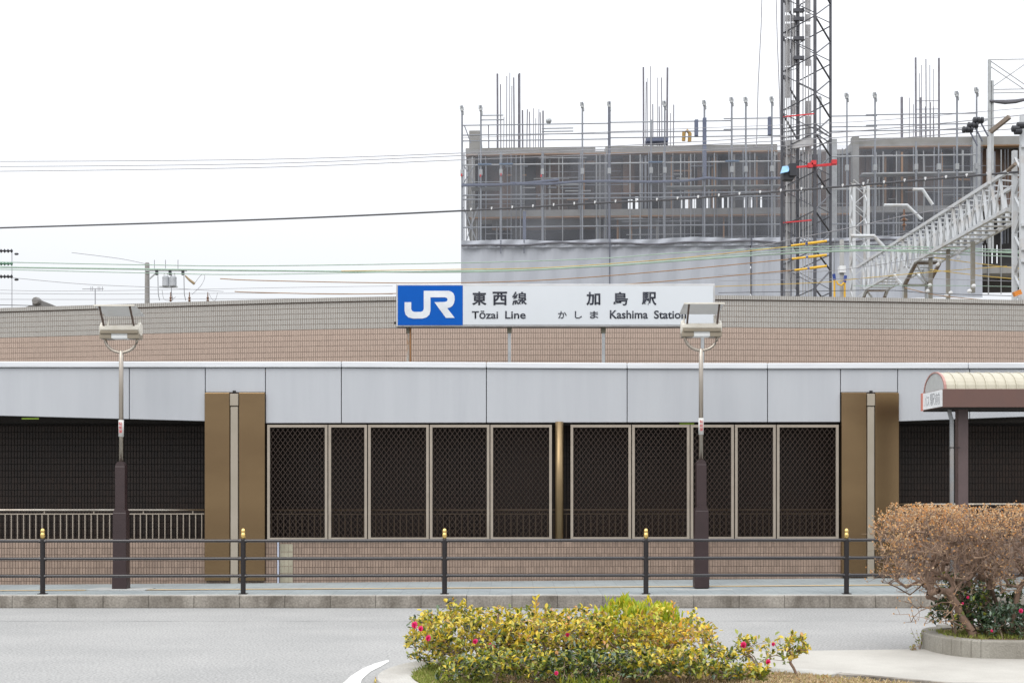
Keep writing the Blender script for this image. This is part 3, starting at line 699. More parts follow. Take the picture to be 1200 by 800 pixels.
B_('floor_slab', conc, 545, BR, 240, 247.5, 1.0, 8.5)
B_('formwork_edge', timber, 550, 1000, 247.9, 249.4, .95, 1.4)
B_('drop_beam', conc, 576, 774, 249.8, 264, 2.0, 2.6)
B_('formwork_edge', timber, 576, 774, 264.3, 265.3, 1.95, 2.65)
B_('floor_slab', conc, 545, BR, 312, 320, 1.0, 8.5)
B_('parapet_block', conc, 549, 563, 143, 165, 1.2, 5)
B_('corner_wall', conc, 548, 556, 176, 239, 1.1, 2.2); 
for a, b, d in ((975.5, 985, .8), (1002.5, 1010, .6), (1146, 1155, .8)):
    B_('column', conc if d != .8 else galv, a, b, 159.5 if a > 1000 else 161, 345, d, d+.5)
for px in (600, 700, 780, 862, 1060):
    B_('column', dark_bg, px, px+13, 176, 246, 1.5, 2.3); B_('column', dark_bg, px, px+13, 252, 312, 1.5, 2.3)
# formwork boards inside the upper storey, leaving the lit gaps low down
rg = random.Random(11)
x = 548
while x < BR:
    w = rg.uniform(9, 26); sk = (x > 718 and x < 912) or (x > 1085 and x < 1100)
    y1 = 228 if sk else 246
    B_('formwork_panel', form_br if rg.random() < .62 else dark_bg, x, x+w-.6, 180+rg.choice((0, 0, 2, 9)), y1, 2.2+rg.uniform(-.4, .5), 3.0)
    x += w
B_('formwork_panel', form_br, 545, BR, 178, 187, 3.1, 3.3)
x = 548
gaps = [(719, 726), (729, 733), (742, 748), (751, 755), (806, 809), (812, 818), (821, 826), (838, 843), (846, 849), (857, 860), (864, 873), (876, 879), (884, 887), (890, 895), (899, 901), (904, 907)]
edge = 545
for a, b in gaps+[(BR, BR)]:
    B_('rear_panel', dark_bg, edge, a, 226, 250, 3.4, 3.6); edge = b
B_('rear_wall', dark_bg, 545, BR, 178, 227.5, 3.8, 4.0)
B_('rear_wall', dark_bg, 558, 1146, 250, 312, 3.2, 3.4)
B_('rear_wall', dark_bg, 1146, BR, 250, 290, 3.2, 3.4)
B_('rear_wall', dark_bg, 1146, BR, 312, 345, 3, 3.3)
for a, b in ((1156, 1161), (1163, 1164.5), (1172, 1175.5), (1179, 1180), (1190, 1196)): pass
edge = 1146
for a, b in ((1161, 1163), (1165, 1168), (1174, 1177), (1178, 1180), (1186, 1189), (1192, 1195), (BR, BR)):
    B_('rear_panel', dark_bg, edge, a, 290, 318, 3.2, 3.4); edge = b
for i in range(70):     # props and posts inside
    px = rg.uniform(550, 1190); lo = rg.random() < .3
    y0, y1 = (176, 239) if not lo else (249.5, 283)
    p0 = Vector((X_(px, DB(px)), DB(px)+rg.uniform(1.1, 1.9), ZB(y1))); p1 = Vector((p0.x, p0.y, ZB(y0)))
    MB().bar(p0, p1, rg.choice((.06, .08, .1)), .06).build('prop', rg.choice((scaf, scaf_d, scaf_l, conc, timber)), cb)
for i in range(34):     # stacked timbers and walers
    px = rg.choice((rg.uniform(640, 672), rg.uniform(585, 700), rg.uniform(760, 830), rg.uniform(1010, 1140))); w = rg.uniform(10, 32); y = rg.uniform(182, 236)
    B_('waler', rg.choice((scaf, scaf_l, conc, timber, form_br)), px, px+w, y, y+1.2, 1.6, 1.8)
# scaffold
def vert(px, y0, y1, r, d=0, m=scaf, name='scaffold_pole'):
    D = DB(px)+d; return MB().tube([(X_(px, DB(px)), D, ZB(y1)), (X_(px, DB(px)), D, ZB(y0))], r, 6).build(name, m, cb)
def horiz(x0, x1, y, r, d=0, m=scaf, name='scaffold_rail', dy=0):
    return MB().tube([(X_(x0, DB(x0)), DB(x0)+d, ZB(y)), (X_(x1, DB(x1)), DB(x1)+d, ZB(y+dy))], r, 6).build(name, m, cb)
for px, y0, r in ((541.5, 120, .05), (563.5, 120, .05), (587, 175, .07), (635.5, 175, .05), (682.5, 118, .045), (714, 118, .075), (763, 140, .05), (779, 118, .045), (825.5, 118, .05), (857.5, 115, .05), (874, 115, .05), (904.5, 115, .05), (961, 115, .04), (992.5, 112, .04), (1025.5, 112, .05), (1073.5, 170, .055), (1100, 172, .04), (1121.5, 112, .055), (1144.5, 108, .045)):
    p = vert(px, y0, 345, r, 0, scaf if px not in (714,) else scaf_d)
    if y0 < 125:
        x = X_(px, DB(px)); c = MB(); z = ZB(y0+3)
        c.box(x-.08, x+.07, DB(px)-.08, DB(px)+.08, z-.16, z-.04).box(x-.12, x-.04, DB(px)-.06, DB(px)+.05, z-.06, z+.12).box(x+.03, x+.09, DB(px)-.06, DB(px)+.05, z-.1, z+.05).box(x+.04, x+.10, DB(px)-.06, DB(px)+.05, z-.34, z-.18)
        c.build('clamp', galv, p)
    q = vert(px+rg.uniform(-3, 3), 172, 345, .03, .9)
    x = X_(px, DB(px)); z = ZB(196); MB().box(x-.085, x+.085, DB(px)-.1, DB(px)+.1, z-.3, z).build('clamp', galv, p)
for i in range(46):
    px = rg.uniform(545, 1196); vert(px, 176, 286, rg.choice((.014, .02)), rg.uniform(.5, 1.0), rg.choice((scaf, scaf_l)))
for i in range(30):
    x0_ = rg.uniform(543, 1100); horiz(x0_, x0_+rg.uniform(30, 95), rg.uniform(178, 280), rg.choice((.012, .018)), rg.uniform(.3, 1.0), rg.choice((scaf, scaf_l)))
for px in (546, 553, 610, 660, 700, 740, 752, 800, 812, 840, 888, 920, 1040, 1056, 1088, 1135, 1165, 1180): vert(px, 176, 345, rg.choice((.025, .035)), .9, scaf_l)
B_('upright_net_roll', blue_net, 823.6, 827.6, 139, 211, -.12, .12)
B_('upright_net_roll', blue_net, 612.8, 616.4, 246, 294, -.12, .12)
B_('upright_net_roll', blue_net, 900, 903.2, 139, 160, -.12, .12)
B_('upright_net_roll', blue_net, 814, 818, 141, 160, -.12, .12)
for a, b, y in ((541, 715, 143), (714, 858, 142), (848, 916, 140), (972, 1028, 138.5), (1015, 1146, 137.5), (541, 715, 155), (714, 858, 154), (848, 916, 152.5), (972, 1028, 151), (1015, 1146, 150),
                (541, 715, 161.5), (714, 916, 160.5), (972, 1146, 156.5), (541, 915, 190), (975, 1147, 185.5), (541, 915, 226), (541, 915, 231), (541, 915, 264), (975, 1147, 224), (975, 1200, 264), (1010, 1147, 206), (635, 672, 148), (635, 672, 152), (563, 590, 132), (563, 590, 137)):
    horiz(a, b, y, .04 if y > 170 else .03, rg.choice((0, .07)), rg.choice((scaf, scaf_l)) if y > 170 else scaf)
B_('net_roll', blue_net, 541, 640, 213, 215, -.2, .05); 
nr = MB(); P = [(541, 214), (600, 212.5), (650, 208), (655, 210)]
for pts_ in ([(541, 215), (580, 214.5), (614, 213.5), (640, 211), (655, 209.5)], [(598, 213), (640, 214.5), (680, 212), (714, 212), (760, 213.5), (800, 213), (818, 211), (828, 209.5), (845, 211), (916, 211)]):
    MB().tube([(X_(a, DB(a)), DB(a)-.15, ZB(b)) for a, b in pts_], .07, 6).build('net_roll', blue_net, cb)
B_('plank_walk', galv, 781, 915, 217.2, 218.4, .1, .9); B_('plank_walk', galv, 1012, 1147, 204.5, 206, .1, .9); B_('plank_walk', galv, 552, 587, 216, 217, .1, .9)
for a in (560, 585, 760, 850): B_('blue_bracket', mat('steel_blue', (.10, .17, .28), rough=.5), a, a+16, 189, 190.6, -.1, .1)
for a, b in ((541, 201), (563, 202), (587, 201), (634, 203)): B_('red_tag', red_m, a-.7, a+.9, b, b+3, -.14, -.06)
# diagonal braces by the left corner
for (xa, ya, xb, yb) in ((543, 190, 556, 212), (543, 212, 556, 190), (543, 240, 560, 284), (560, 240, 545, 284), (544, 143, 552, 165)):
    MB().tube([(X_(xa, DB(xa)), DB(xa)-.02, ZB(ya)), (X_(xb, DB(xb)), DB(xb)-.02, ZB(yb))], .03, 5).build('brace', scaf, cb)
# netting over the two storeys and the sheet below with its wavy hem
nm = MB()
def curtain(x0, x1, yt, yb_, d, amp, n, name, m, top=None):
    q = MB(); vs = []; rows = 6
    for j in range(rows+1):
        for i in range(n+1):
            px = x0+(x1-x0)*i/n; t = j/rows; ytt = top(px) if top else yt; py = ytt+(yb_-ytt)*t
            D = DB(px); vs.append((X_(px, D), D+d+amp*math.sin(px*.9)*.5+amp*math.sin(px*.23+j*.4), ZB(py)))
    q.add(vs, [((j+1)*(n+1)+i, (j+1)*(n+1)+i+1, j*(n+1)+i+1, j*(n+1)+i) for j in range(rows) for i in range(n)])
    return q.build(name, m, cb, smooth=True)
curtain(541.5, 1150, 173.5, 283, -.25, .03, 80, 'netting', net_m)
hem = lambda px: 286.5+1.0*math.sin(px*.035)+.7*math.sin(px*.083+1)
for a, b in ((541, 713.5), (714.5, 878), (879, 975), (976, 1060), (1061, 1149)):
    o = curtain(a, b, 0, 352, -.33, .05, 60, 'sheet', tarp_m, top=lambda px: hem(px)+.3)
    curtain(a, b, 0, 290, -.48, .05, 60, 'sheet_fold', tarp_m, top=lambda px: 281.2+.8*math.sin(px*.06)+.8*math.sin(px*.021))
    MB().tube([(X_(px, DB(px)), DB(px)-.56, ZB(hem(px))) for px in np.linspace(a, b, 24)], .055, 5).build('sheet_hem', tarp_d, cb)
for px in (587, 614, 714, 879): MB().bar((X_(px, DB(px)), DB(px)-.5, ZB(281)), (X_(px, DB(px)), DB(px)-.5, ZB(297 if px < 700 else 348)), .05).build('sheet_tie', scaf_d, cb)
# rebar starters
def bars(lst, d, m=rebar_m):
    for px, y0, y1, w in lst:
        dx = rg.uniform(-.6, .6)
        MB().tube([(X_(px, DB(px)), DB(px)+d, ZB(y1)), (X_(px+dx*.3, DB(px)), DB(px)+d, ZB((y0+y1)/2)), (X_(px+dx, DB(px)), DB(px)+d, ZB(y0))], w, 5).build('rebar', m, cb)
bars([(582.6, 67, 168, .055), (586.5, 80, 168, .03), (593.5, 70, 168, .025), (597, 66, 168, .022), (599.5, 82, 168, .022), (602.6, 72, 168, .04), (607.6, 68, 168, .022), (609.2, 67, 168, .055),
      (613, 112, 168, .045), (618, 111, 168, .03), (621.7, 114, 168, .03), (626, 110, 168, .02), (628.5, 122, 168, .02), (632, 111, 168, .02), (634.5, 115, 168, .03), (637.6, 113, 168, .045), (590, 120, 168, .02), (572, 130, 168, .03)], 2.5)
bars([(759.3, 62, 165, .05), (762, 80, 165, .025), (764, 75, 165, .02), (767.6, 61, 165, .022), (770.6, 107, 165, .03), (776, 75, 165, .02), (778.6, 110, 165, .03), (781.5, 75, 165, .028), (787.6, 63, 165, .055), (791.7, 118, 165, .02), (795.5, 108, 165, .03)], 2.5)
bars([(1089, 56, 159, .055), (1093.5, 75, 159, .02), (1096, 65, 159, .02), (1101.5, 58, 159, .03), (1106, 65, 159, .022), (1110, 70, 159, .018), (1117, 57, 159, .06), (1072, 103, 159, .075), (1081, 104, 159, .02), (1086, 112, 159, .02), (1095.5, 104, 159, .055), (1100.5, 115, 159, .02), (1106.5, 110, 159, .03), (1111, 115, 159, .02)], 2.5)
for y in (108, 118, 128, 140): horiz(1089, 1117, y, .018, 2.5, rebar_m, 'rebar_tie')
B_('rebar_mat', blue_net, 762, 788, 160, 164.8, 2, 3)
# material hoist frame at the right
for px, y0 in ((1150.5, 84), (1198, 82), (1154, 108)): vert(px, y0, 300, .09 if px < 1152 else .07, -1.2, galv, 'hoist_mast')
for a, b, c_, d_ in ((1151, 85, 1197, 117), (1151, 117, 1197, 86), (1152, 92, 1196, 122)):
    MB().tube([(X_(a, DB(a)), DB(a)-1.2, ZB(b)), (X_(c_, DB(c_)), DB(c_)-1.2, ZB(d_))], .025, 5).build('brace', scaf_l, cb)
for y in (84, 118, 122): horiz(1150, 1198, y, .025, -1.2, scaf_l)
hammock = MB(); pts_ = [(1150, 131.5), (1158, 132.5), (1168, 133.3), (1180, 132.6), (1200, 129)]
hammock.tube([(X_(a, DB(a)), DB(a)-1.3, ZB(b)) for a, b in pts_], [.05, .09, .12, .11, .05], 7).build('rolled_sheet', tarp_d, cb)
# floodlight and orange bundle on the roof
fl = MB().lathe((X_(643, 77), 77, ZB(134)), [(.05, -.15), (.16, -.05), (.16, .05), (.05, .12)], 10, 'y'); fl.build('roof_lamp', galv, cb)
MB().tube([(X_(801, 77), 77, ZB(158)), (X_(801.5, 77), 77, ZB(148)), (X_(805, 77), 77, ZB(145.5)), (X_(808.5, 77), 77, ZB(149)), (X_(808, 77), 77, ZB(159))], .10, 6).build('orange_bundle', mat('ochre_hose', (.42, .26, .08), rough=.7), cb)

# ================================================================ CRANE MAST
CD = 62.0; k = CD/F
cr = empty('crane_mast', (X_(955, CD), CD, 0), 'dark lattice tower crane mast rising before the scaffolded building', 'crane')
th = math.radians(24.7); S = 41.8*k
Fc = Vector((X_(955, CD), CD, 0)); Lc = Fc+Vector((-S*math.cos(th), S*math.sin(th), 0)); Rc = Fc+Vector((S*math.sin(th), S*math.cos(th), 0)); Lc.x = X_(916.5, Lc.y); Rc.x = X_(973.2, Rc.y); Bc = Lc+Rc-Fc
def at(c, z): return Vector((c.x, c.y, z))
ZTOP = 30.0
for c in (Fc, Lc, Rc, Bc): MB().bar(at(c, 0), at(c, ZTOP), (.12 if c is Lc or c is Fc else .10)).build('chord', crane_m, cr)
pz = 45.6*k; base = Z_(129, CD)
for (a, b, ph) in ((Fc, Rc, 0), (Lc, Fc, .5), (Bc, Rc, .3), (Lc, Bc, .8)):
    z = base-ph*pz*0 - 12*pz + (0 if (a, b) == (Fc, Rc) else 0)
    while z < ZTOP:
        m_ = .075
        if a is Fc: MB().bar(at(b, z), at(a, z+pz*.42), m_, .03).build('diagonal', crane_m, cr); MB().bar(at(a, z+pz*.42+.02), at(b, z+pz), m_, .03).build('diagonal', crane_m, cr)
        else: MB().bar(at(a, z+pz*.08), at(b, z+pz*.42), m_, .03).build('diagonal', crane_m, cr); MB().bar(at(b, z+pz*.5), at(a, z+pz*1.02), m_, .03).build('diagonal', crane_m, cr)
        z += pz
for i, px in enumerate((919.5, 922, 924.5, 927, 929.5, 933.5, 937, 941, 944, 947.5, 950.5)):
    D = CD+.35+.1*(i % 3); x = X_(px, D)
    MB().bar((x, D, 0), (x, D, ZTOP if px < 946 else Z_(70, D)), .045 if i % 2 else .03).build('inner_rail', crane_m if i in (0, 3, 5) else crane_g, cr)
y = -20
rgc = random.Random(5)
while y < 350:
    h = rgc.uniform(10, 42)
    for px, w in ((920.5, 5.5), (928, 4.5), (943.5, 6.5)):
        if (px > 940 and y > 165) : continue
        if rgc.random() < .85:
            x = X_(px, CD+.6); MB().box(x, x+w*k, CD+.6, CD+.66, Z_(y+h-1, CD), Z_(y+rgc.uniform(0, 3), CD)).build('cable_tray', crane_g, cr)
    y += h
for y in (9, 19, 42, 65):
    x = X_(936, CD+.4); MB().box(x-.22, x+.22, CD+.3, CD+.5, Z_(y+2, CD), Z_(y-2, CD)).build('tie_block', crane_m, cr)
for (xa, ya, xb, yb) in ((918, 137, 954, 133.5), (918, 261, 951, 258)):
    MB().bar(pt(xa, ya, CD-.15+.6), pt(xb, yb, CD-.15), .05, .05).build('red_bar', red_m, cr)
MB().bar(pt(933, 196, CD-.2), pt(966, 193.5, CD-.2), .07, .08).build('red_collar', red_m, cr)
MB().bar(pt(962, 194, CD-.1), pt(980, 192, CD+.3), .08, .11).build('red_collar', red_m, cr)
for px, y in ((948, 194), (952, 191), (976, 190)): x = X_(px, CD); MB().box(x-.1, x+.1, CD-.35, CD-.1, Z_(y+4, CD), Z_(y-1, CD)).build('red_clamp', red_m, cr)
for y in (147, 151, 158): MB().bar(at(Lc, Z_(y, CD)), at(Fc, Z_(y-2, CD)), .04).build('platform_rail', crane_m, cr); MB().bar(at(Fc, Z_(y-2, CD)), at(Rc, Z_(y+1, CD)), .04).build('platform_rail', crane_m, cr)
MB().hexa([at(Lc, Z_(172, CD)), at(Fc, Z_(170, CD)), at(Fc, Z_(161, CD)), at(Lc, Z_(162, CD))], [v+Vector((.05, .1, 0)) for v in (at(Lc, Z_(172, CD)), at(Fc, Z_(170, CD)), at(Fc, Z_(161, CD)), at(Lc, Z_(162, CD)))]).build('platform_panel', crane_g, cr)
# hoist ropes
for pts_, lab in (([(894, -40), (892, 30), (888.5, 100), (886.5, 172)], 'thin hoist rope left of the crane mast, farther from it'), ([(908.5, -40), (911, 50), (913.5, 110), (915, 170)], 'thin hoist rope close against the left side of the crane mast')):
    D = 60; MB().tube([pt(a, b, D) for a, b in pts_], .022, 5).build('hoist_rope', w_grey, label=lab, cat='rope')
    kn = pts_[2 if pts_[0][0] < 900 else 2]; 
bx = empty('control_box', pt(922, 205, 61), 'black box with pale blue roof fixed at the mast side', 'box')
x = X_(915, 61)
MB().hexa([pt(915, 203, 60.6), pt(924, 201, 60.6), pt(926, 195, 60.9), pt(917, 195, 60.9)], [pt(915, 203, 60.6)+Vector((0, .2, 0)), pt(924, 201, 60.6)+Vector((0, .2, 0)), pt(926, 194, 61.2), pt(917, 195, 61.2)]).build('panel', sky_b, bx)
MB().box(X_(923.5, 61), X_(932, 61), 60.7, 61.3, Z_(208, 61), Z_(192.5, 61)).build('case', black_ins, bx, bevel=.03)
MB().box(X_(917, 61), X_(929, 61), 60.8, 61.2, Z_(212, 61), Z_(202, 61)).build('lower_case', black_ins, bx, bevel=.03)

# ================================================================ RAILWAY GANTRY
ga = empty('railway_gantry', (12.9, 46, 0), 'pale lattice railway gantry beam running away between its two lattice towers', 'gantry')
GX0, GX1 = 12.85, 13.65; ZU, ZL = 9.76, 8.78
def chord(pts_, w, m=gantry_m, name='chord'): 
    q = MB()
    for a, b in zip(pts_[:-1], pts_[1:]): q.bar(a, b, w, w)
    return q.build(name, m, ga)
for X in (GX0, GX1):
    chord([(X, 37.6, ZU), (X, 54, ZU)], .095)
    chord([(X, 37.6, ZL), (X, 46.2, ZL)], .095); chord([(X, 46.2, ZL), (X, 47.7, 8.22), (X, 48.9, ZL)], .085); chord([(X, 48.9, ZL), (X, 52.6, ZL), (X, 53.8, 8.25)], .085)
    MB().add([(X, 46.9, 8.55), (X, 47.75, 8.23), (X, 48.6, 8.66), (X, 47.9, 9.1), (X+.015, 46.9, 8.55), (X+.015, 47.75, 8.23), (X+.015, 48.6, 8.66), (X+.015, 47.9, 9.1)], [(0, 1, 2, 3), (7, 6, 5, 4), (0, 4, 5, 1), (1, 5, 6, 2), (2, 6, 7, 3), (3, 7, 4, 0)]).build('gusset', gantry_m, ga)
y = 37.9
while y < 53.5:
    for X in (GX0, GX1):
        MB().bar((X, y, ZL), (X, y+.28, ZU), .075, .03).build('web_bar', gantry_m, ga)
        MB().bar((X, y+.28, ZU), (X, y+.68, ZL), .035, .06).build('web_bar', gantry_m, ga)
    MB().bar((GX0, y, ZU), (GX1, y+.3, ZU), .05, .03).build('cross_bar', gantry_m, ga)
    MB().bar((GX0, y+.1, ZL), (GX1, y+.1, ZL), .22, .02).build('cross_bar', gantry_m, ga)
    y += .68
# rusty haunch frames
for y0, y1, zt in ((46.3, 47.6, ZL-.05), (52.8, 53.7, ZL-.05)):
    for a, b in (((GX0+.05, y0), (GX1, y0)), ((GX0+.05, y1), (GX1, y1))):
        z = zt if a[1] == y0 else 8.2
        MB().bar((a[0], a[1], z), (b[0], b[1], z), .07).build('haunch_bar', gantry_r, ga)
    for X in (GX0+.04, GX1): MB().bar((X, y0, zt), (X, y1, 8.2), .09).build('haunch_bar', gantry_r, ga)
    MB().bar((GX0+.05, y0, zt), (GX1, y1, 8.2), .05).build('haunch_bar', gantry_m, ga)
for X in (GX0+.05, GX1): MB().tube([(X, 47.75, 8.3), (X, 47.75, 0)], .06, 8).build('leg', galv, ga)
def tower(cx, cy, w, z0, z1, pitch, cw, bw_):
    for sx in (0, 1):
        for sy in (0, 1): MB().bar((cx+sx*w, cy+sy*w, z0), (cx+sx*w, cy+sy*w, z1), cw).build('tower_chord', gantry_m, ga)
    z = z0; f = 0
    while z < z1-pitch*.5:
        a, b = (0, 1) if f else (1, 0)
        for sy in (0, 1): MB().bar((cx+a*w, cy+sy*w, z), (cx+b*w, cy+sy*w, z+pitch), bw_, .02).build('tower_bar', gantry_m, ga); MB().bar((cx+b*w, cy+sy*w, z), (cx+a*w, cy+sy*w, z+pitch), bw_*.8, .02).build('tower_bar', gantry_m, ga) if cw > .1 else None
        for sx in (0, 1): MB().bar((cx+sx*w, cy+a*w, z), (cx+sx*w, cy+b*w, z+pitch), bw_, .02).build('tower_bar', gantry_m, ga)
        z += pitch; f = 1-f
tower(12.80, 36.4, .55, 0, Z_(172, 36.5), .5, .115, .055)
tower(12.78, 54.2, .53, 0, Z_(216, 54.3), .45, .095, .05)
for y in (172, 292, 264, 306): MB().bar((12.75, 36.3, Z_(y, 36.4)), (13.5, 36.3, Z_(y, 36.4)), .06, .08).build('tower_strut', gantry_m, ga)
MB().bar((12.8, 36.4, Z_(172, 36.4)), (12.8, 36.4, Z_(136, 36.4)), .10).build('top_mast', gantry_m, ga)
MB().bar(pt(1183, 137, 36.4), pt(1160.5, 155, 36.8), .10, .10).build('top_arm', gantry_r, ga)
MB().tube([pt(1159.5, 155, 36.8), pt(1159.5, 216, 36.8)], .055, 10).build('hanger_pole', gantry_m, ga)
MB().tube([pt(1181, 200, 36.6), pt(1190, 192, 36.2)], .05, 6).build('arm', gantry_r, ga)
# brackets and droppers
br_ = 0
for pts_, w in (([(1070, 222), (1081, 222), (1093, 240)], .05), ([(1036, 240.5), (1063, 240.5), (1080, 257)], .05), ([(997, 276.5), (1024, 276.5), (1037, 291)], .06)):
    MB().tube([pt(a, b, 46) for a, b in pts_], w, 8).build('bracket_arm', gantry_m, ga)
for px, y0, y1, D in ((1090.5, 296, 343, 45.5), (1111, 292, 345, 43.6), (1140, 283, 335, 41.2), (1061, 337, 350, 47.7)):
    MB().bar(pt(px, y0, D), pt(px, y1+8, D), .11, .09).build('drop_post', mat('olive_grey_post', (.24, .23, .20), (.20, .15, .10), rough=.7, scale=3, contrast=(.5, .7)), ga)
for px, y, D in ((1087, 341, 45.3), (1089.5, 334, 45.3), (1109, 346, 43.4), (1114, 343, 43.4), (1136, 341, 41), (1141, 335, 41), (1099, 310, 44), (1123, 296, 43), (1123, 302, 43), (1101, 306, 44)):
    q = MB(); 
    q.lathe(pt(px, y, D), [(.02, -.06), (.055, -.04), (.055, -.02), (.025, -.01), (.025, .01), (.055, .02), (.055, .04), (.02, .06)], 10, 'y'); q.build('insulator', white_ins, ga, smooth=False)
q = MB(); z0 = Z_(270, 47); x = X_(1059.5, 47)
q.lathe((x, 47, z0), [(.03, 0), (.03, .14), (.09, .16), (.03, .22), (.03, .3), (.13, .33), (.03, .4), (.03, .46), (.10, .48), (.03, .52), (.03, .68)], 12); q.build('post_insulator', brown_ins, ga)
for px, y, D in ((1133.5, 152, 36.6), (1139.5, 147, 36.6), (1146, 141, 36.6)):
    q = MB().lathe(pt(px, y, D), [(.04, -.13), (.085, -.11), (.085, -.06), (.06, -.05), (.06, -.03), (.085, -.02), (.085, .04), (.06, .05), (.06, .07), (.085, .08), (.085, .13)], 12, 'x'); q.build('insulator', black_ins, ga)
    MB().tube([pt(px+3, y+2, D), pt(px+12, y+19, D)], .022, 6).build('insulator_arm', scaf_d, ga)
for px, y in ((1190, 151), (1196, 147), (1193, 154)): MB().lathe(pt(px, y, 36.2), [(.04, -.1), (.085, -.08), (.085, .08), (.04, .1)], 12, 'x').build('insulator', black_ins, ga)
MB().bar(pt(1128, 153, 36.7), pt(1160, 139, 36.7), .04).build('cross_arm', galv, ga)
MB().bar(pt(1188, 345, 36.2), pt(1196, 342, 36.2), .14, .12).build('orange_cover', orange_p, ga)
# concrete pole with blue and orange hoses
D = 50; cp = empty('concrete_pole', (X_(986.5, D), D, 0), 'slim concrete pole with blue and orange cable loops right of the crane mast', 'pole')
MB().lathe((X_(986.5, D), D, 0), [(.10, 0), (.075, Z_(281, D))], 12).build('shaft', conc, cp, smooth=True)
MB().tube([pt(977, 321, D-.2), pt(978, 328, D-.2)], .055, 8).build('blue_boot', bluep, cp); MB().tube([pt(991, 323, D-.2), pt(989.5, 331, D-.2)], .055, 8).build('blue_boot', bluep, cp)
MB().tube([pt(977.8, 328, D-.2), pt(978, 352, D-.2)], .035, 6).build('orange_cable', sleeve, cp); MB().tube([pt(990, 330, D-.2), pt(990, 352, D-.2)], .035, 6).build('orange_cable', sleeve, cp)
MB().tube([pt(980, 329, D-.25), pt(982, 333, D-.25), pt(986, 334.5, D-.25), pt(989, 331, D-.25)], .03, 6).build('orange_loop', sleeve, cp)
MB().box(X_(983, D), X_(990, D), D-.15, D+.15, Z_(320, D), Z_(312, D)).build('collar', white_ins, cp)

# ================================================================ WIRES
def smooth(pts_, n=8):
    P = [Vector(p) for p in pts_]; out = []
    for i in range(len(P)-1):
        p0 = P[max(i-1, 0)]; p1 = P[i]; p2 = P[i+1]; p3 = P[min(i+2, len(P)-1)]
        for j in range(n):
            t = j/n; out.append(.5*((2*p1)+(-p0+p2)*t+(2*p0-5*p1+4*p2-p3)*t*t+(-p0+3*p1-3*p2+p3)*t**3))
    out.append(P[-1]); return out
def wire(pts_, D0, D1, wpx, m, label, name='overhead_wire', cat='wire', beads=None):
    x0, x1 = pts_[0][0], pts_[-1][0]
    W_ = [pt(a, b, D0+(D1-D0)*(a-x0)/(x1-x0)) for a, b in pts_]
    path = smooth(W_); o = MB().tube(path, wpx*D0/F/2, 5).build(name, m, label=label, cat=cat)
    o['group'] = 'overhead railway wires'
    if beads:
        c = np.array([tuple(p) for p in path]); px = c[:, 0]*F/c[:, 1]+600
        for x in beads[0]:
            y = np.interp(x, px, c[:, 1]); z = np.interp(x, px, c[:, 2]); X = np.interp(x, px, c[:, 0])
            MB().box(X-.022, X+.022, y-.03, y+.03, z-.015, z+.065).build('wire_clip', beads[1], o)
    return o
wire([(-60, 188), (0, 189.3), (300, 187), (540, 179.5), (800, 167), (1000, 154), (1150, 140), (1260, 128)], 58, 38, .75, w_grey, 'topmost of the three thin wires in the upper left sky')
wire([(-60, 194), (0, 195.3), (300, 192), (540, 182.5), (800, 171), (1000, 160), (1150, 148), (1260, 138)], 58, 38, .75, w_grey, 'middle one of the three thin wires in the upper left sky')
wire([(-60, 200.5), (0, 200.8), (300, 196.5), (540, 187.5), (800, 177), (1000, 166), (1150, 154), (1260, 146)], 58, 38, .75, w_grey, 'lowest of the three thin wires in the upper left sky')
wire([(-60, 268.5), (0, 267), (300, 257.5), (540, 247), (700, 238), (800, 233), (1000, 217.5), (1200, 201), (1260, 196)], 52, 36, 1.9, w_dark, 'thick dark cable with small white clips crossing the scaffolded building',
     name='messenger_cable', cat='cable', beads=([552+i*24.2 for i in range(27)], white_ins))
wire([(-40, 305), (0, 307), (180, 310.5), (300, 311.5), (540, 308), (700, 303), (800, 296), (960, 289), (1100, 290), (1240, 296)], 50, 44, 1.1, w_green, 'upper thin green wire passing above the transformer pole')
wire([(-40, 311), (0, 313), (180, 315.5), (300, 317), (540, 318.5), (700, 312), (800, 305), (960, 295), (1100, 293.5), (1240, 298)], 50, 44, 2.0, w_green, 'thickest green wire running just above the station sign')
wire([(-40, 312.5), (0, 315.5), (180, 320), (300, 321.5), (540, 317), (640, 313.5), (800, 303), (960, 292), (1100, 297), (1240, 303)], 49, 43, 1.0, w_green, 'lower thin green wire below the thickest green one')
wire([(400, 317.5), (540, 315.5), (640, 313.5), (780, 304), (927, 288.5)], 46, 43, .9, w_yel, 'thin yellow wire ending at the topmost yellow sleeve')
wire([(258, 326.5), (300, 328.5), (420, 331), (520, 331.5), (640, 328), (780, 317.5), (927, 303.5)], 47, 43, 1.1, w_brown, 'brown wire running to the middle yellow sleeve')
wire([(275, 341.5), (297, 342.5), (400, 344.5), (500, 343), (640, 339), (780, 329.5), (930, 316.5)], 47, 43, 1.1, w_brown, 'brown wire running to the lowest yellow sleeve')
wire([(600, 342), (780, 337.5), (842, 335.5), (960, 331), (1010, 326), (1100, 318), (1180, 312)], 46, 43, .8, w_yel, 'thin yellow wire right of the sign below the sleeves')
wire([(840, 300), (920, 282), (1000, 266), (1060, 253), (1160, 236), (1230, 228)], 46, 40, 1.0, w_grey, 'pale rising wire crossing the lower part of the crane mast')
wire([(84, 296), (140, 303), (172, 309.5)], 50, 52, .6, w_grey, 'faint thin wire dropping from the left edge to the transformer pole top')
wire([(-20, 322), (20, 326), (100, 333), (190, 337), (262, 341.5)], 50, 50, .6, w_grey, 'faint thin wire passing low behind the transformers')
wire([(-20, 343.5), (120, 344.5), (300, 343.5), (460, 344.5)], 48, 48, .6, w_grey, 'upper of two faint level wires just over the curved wall')
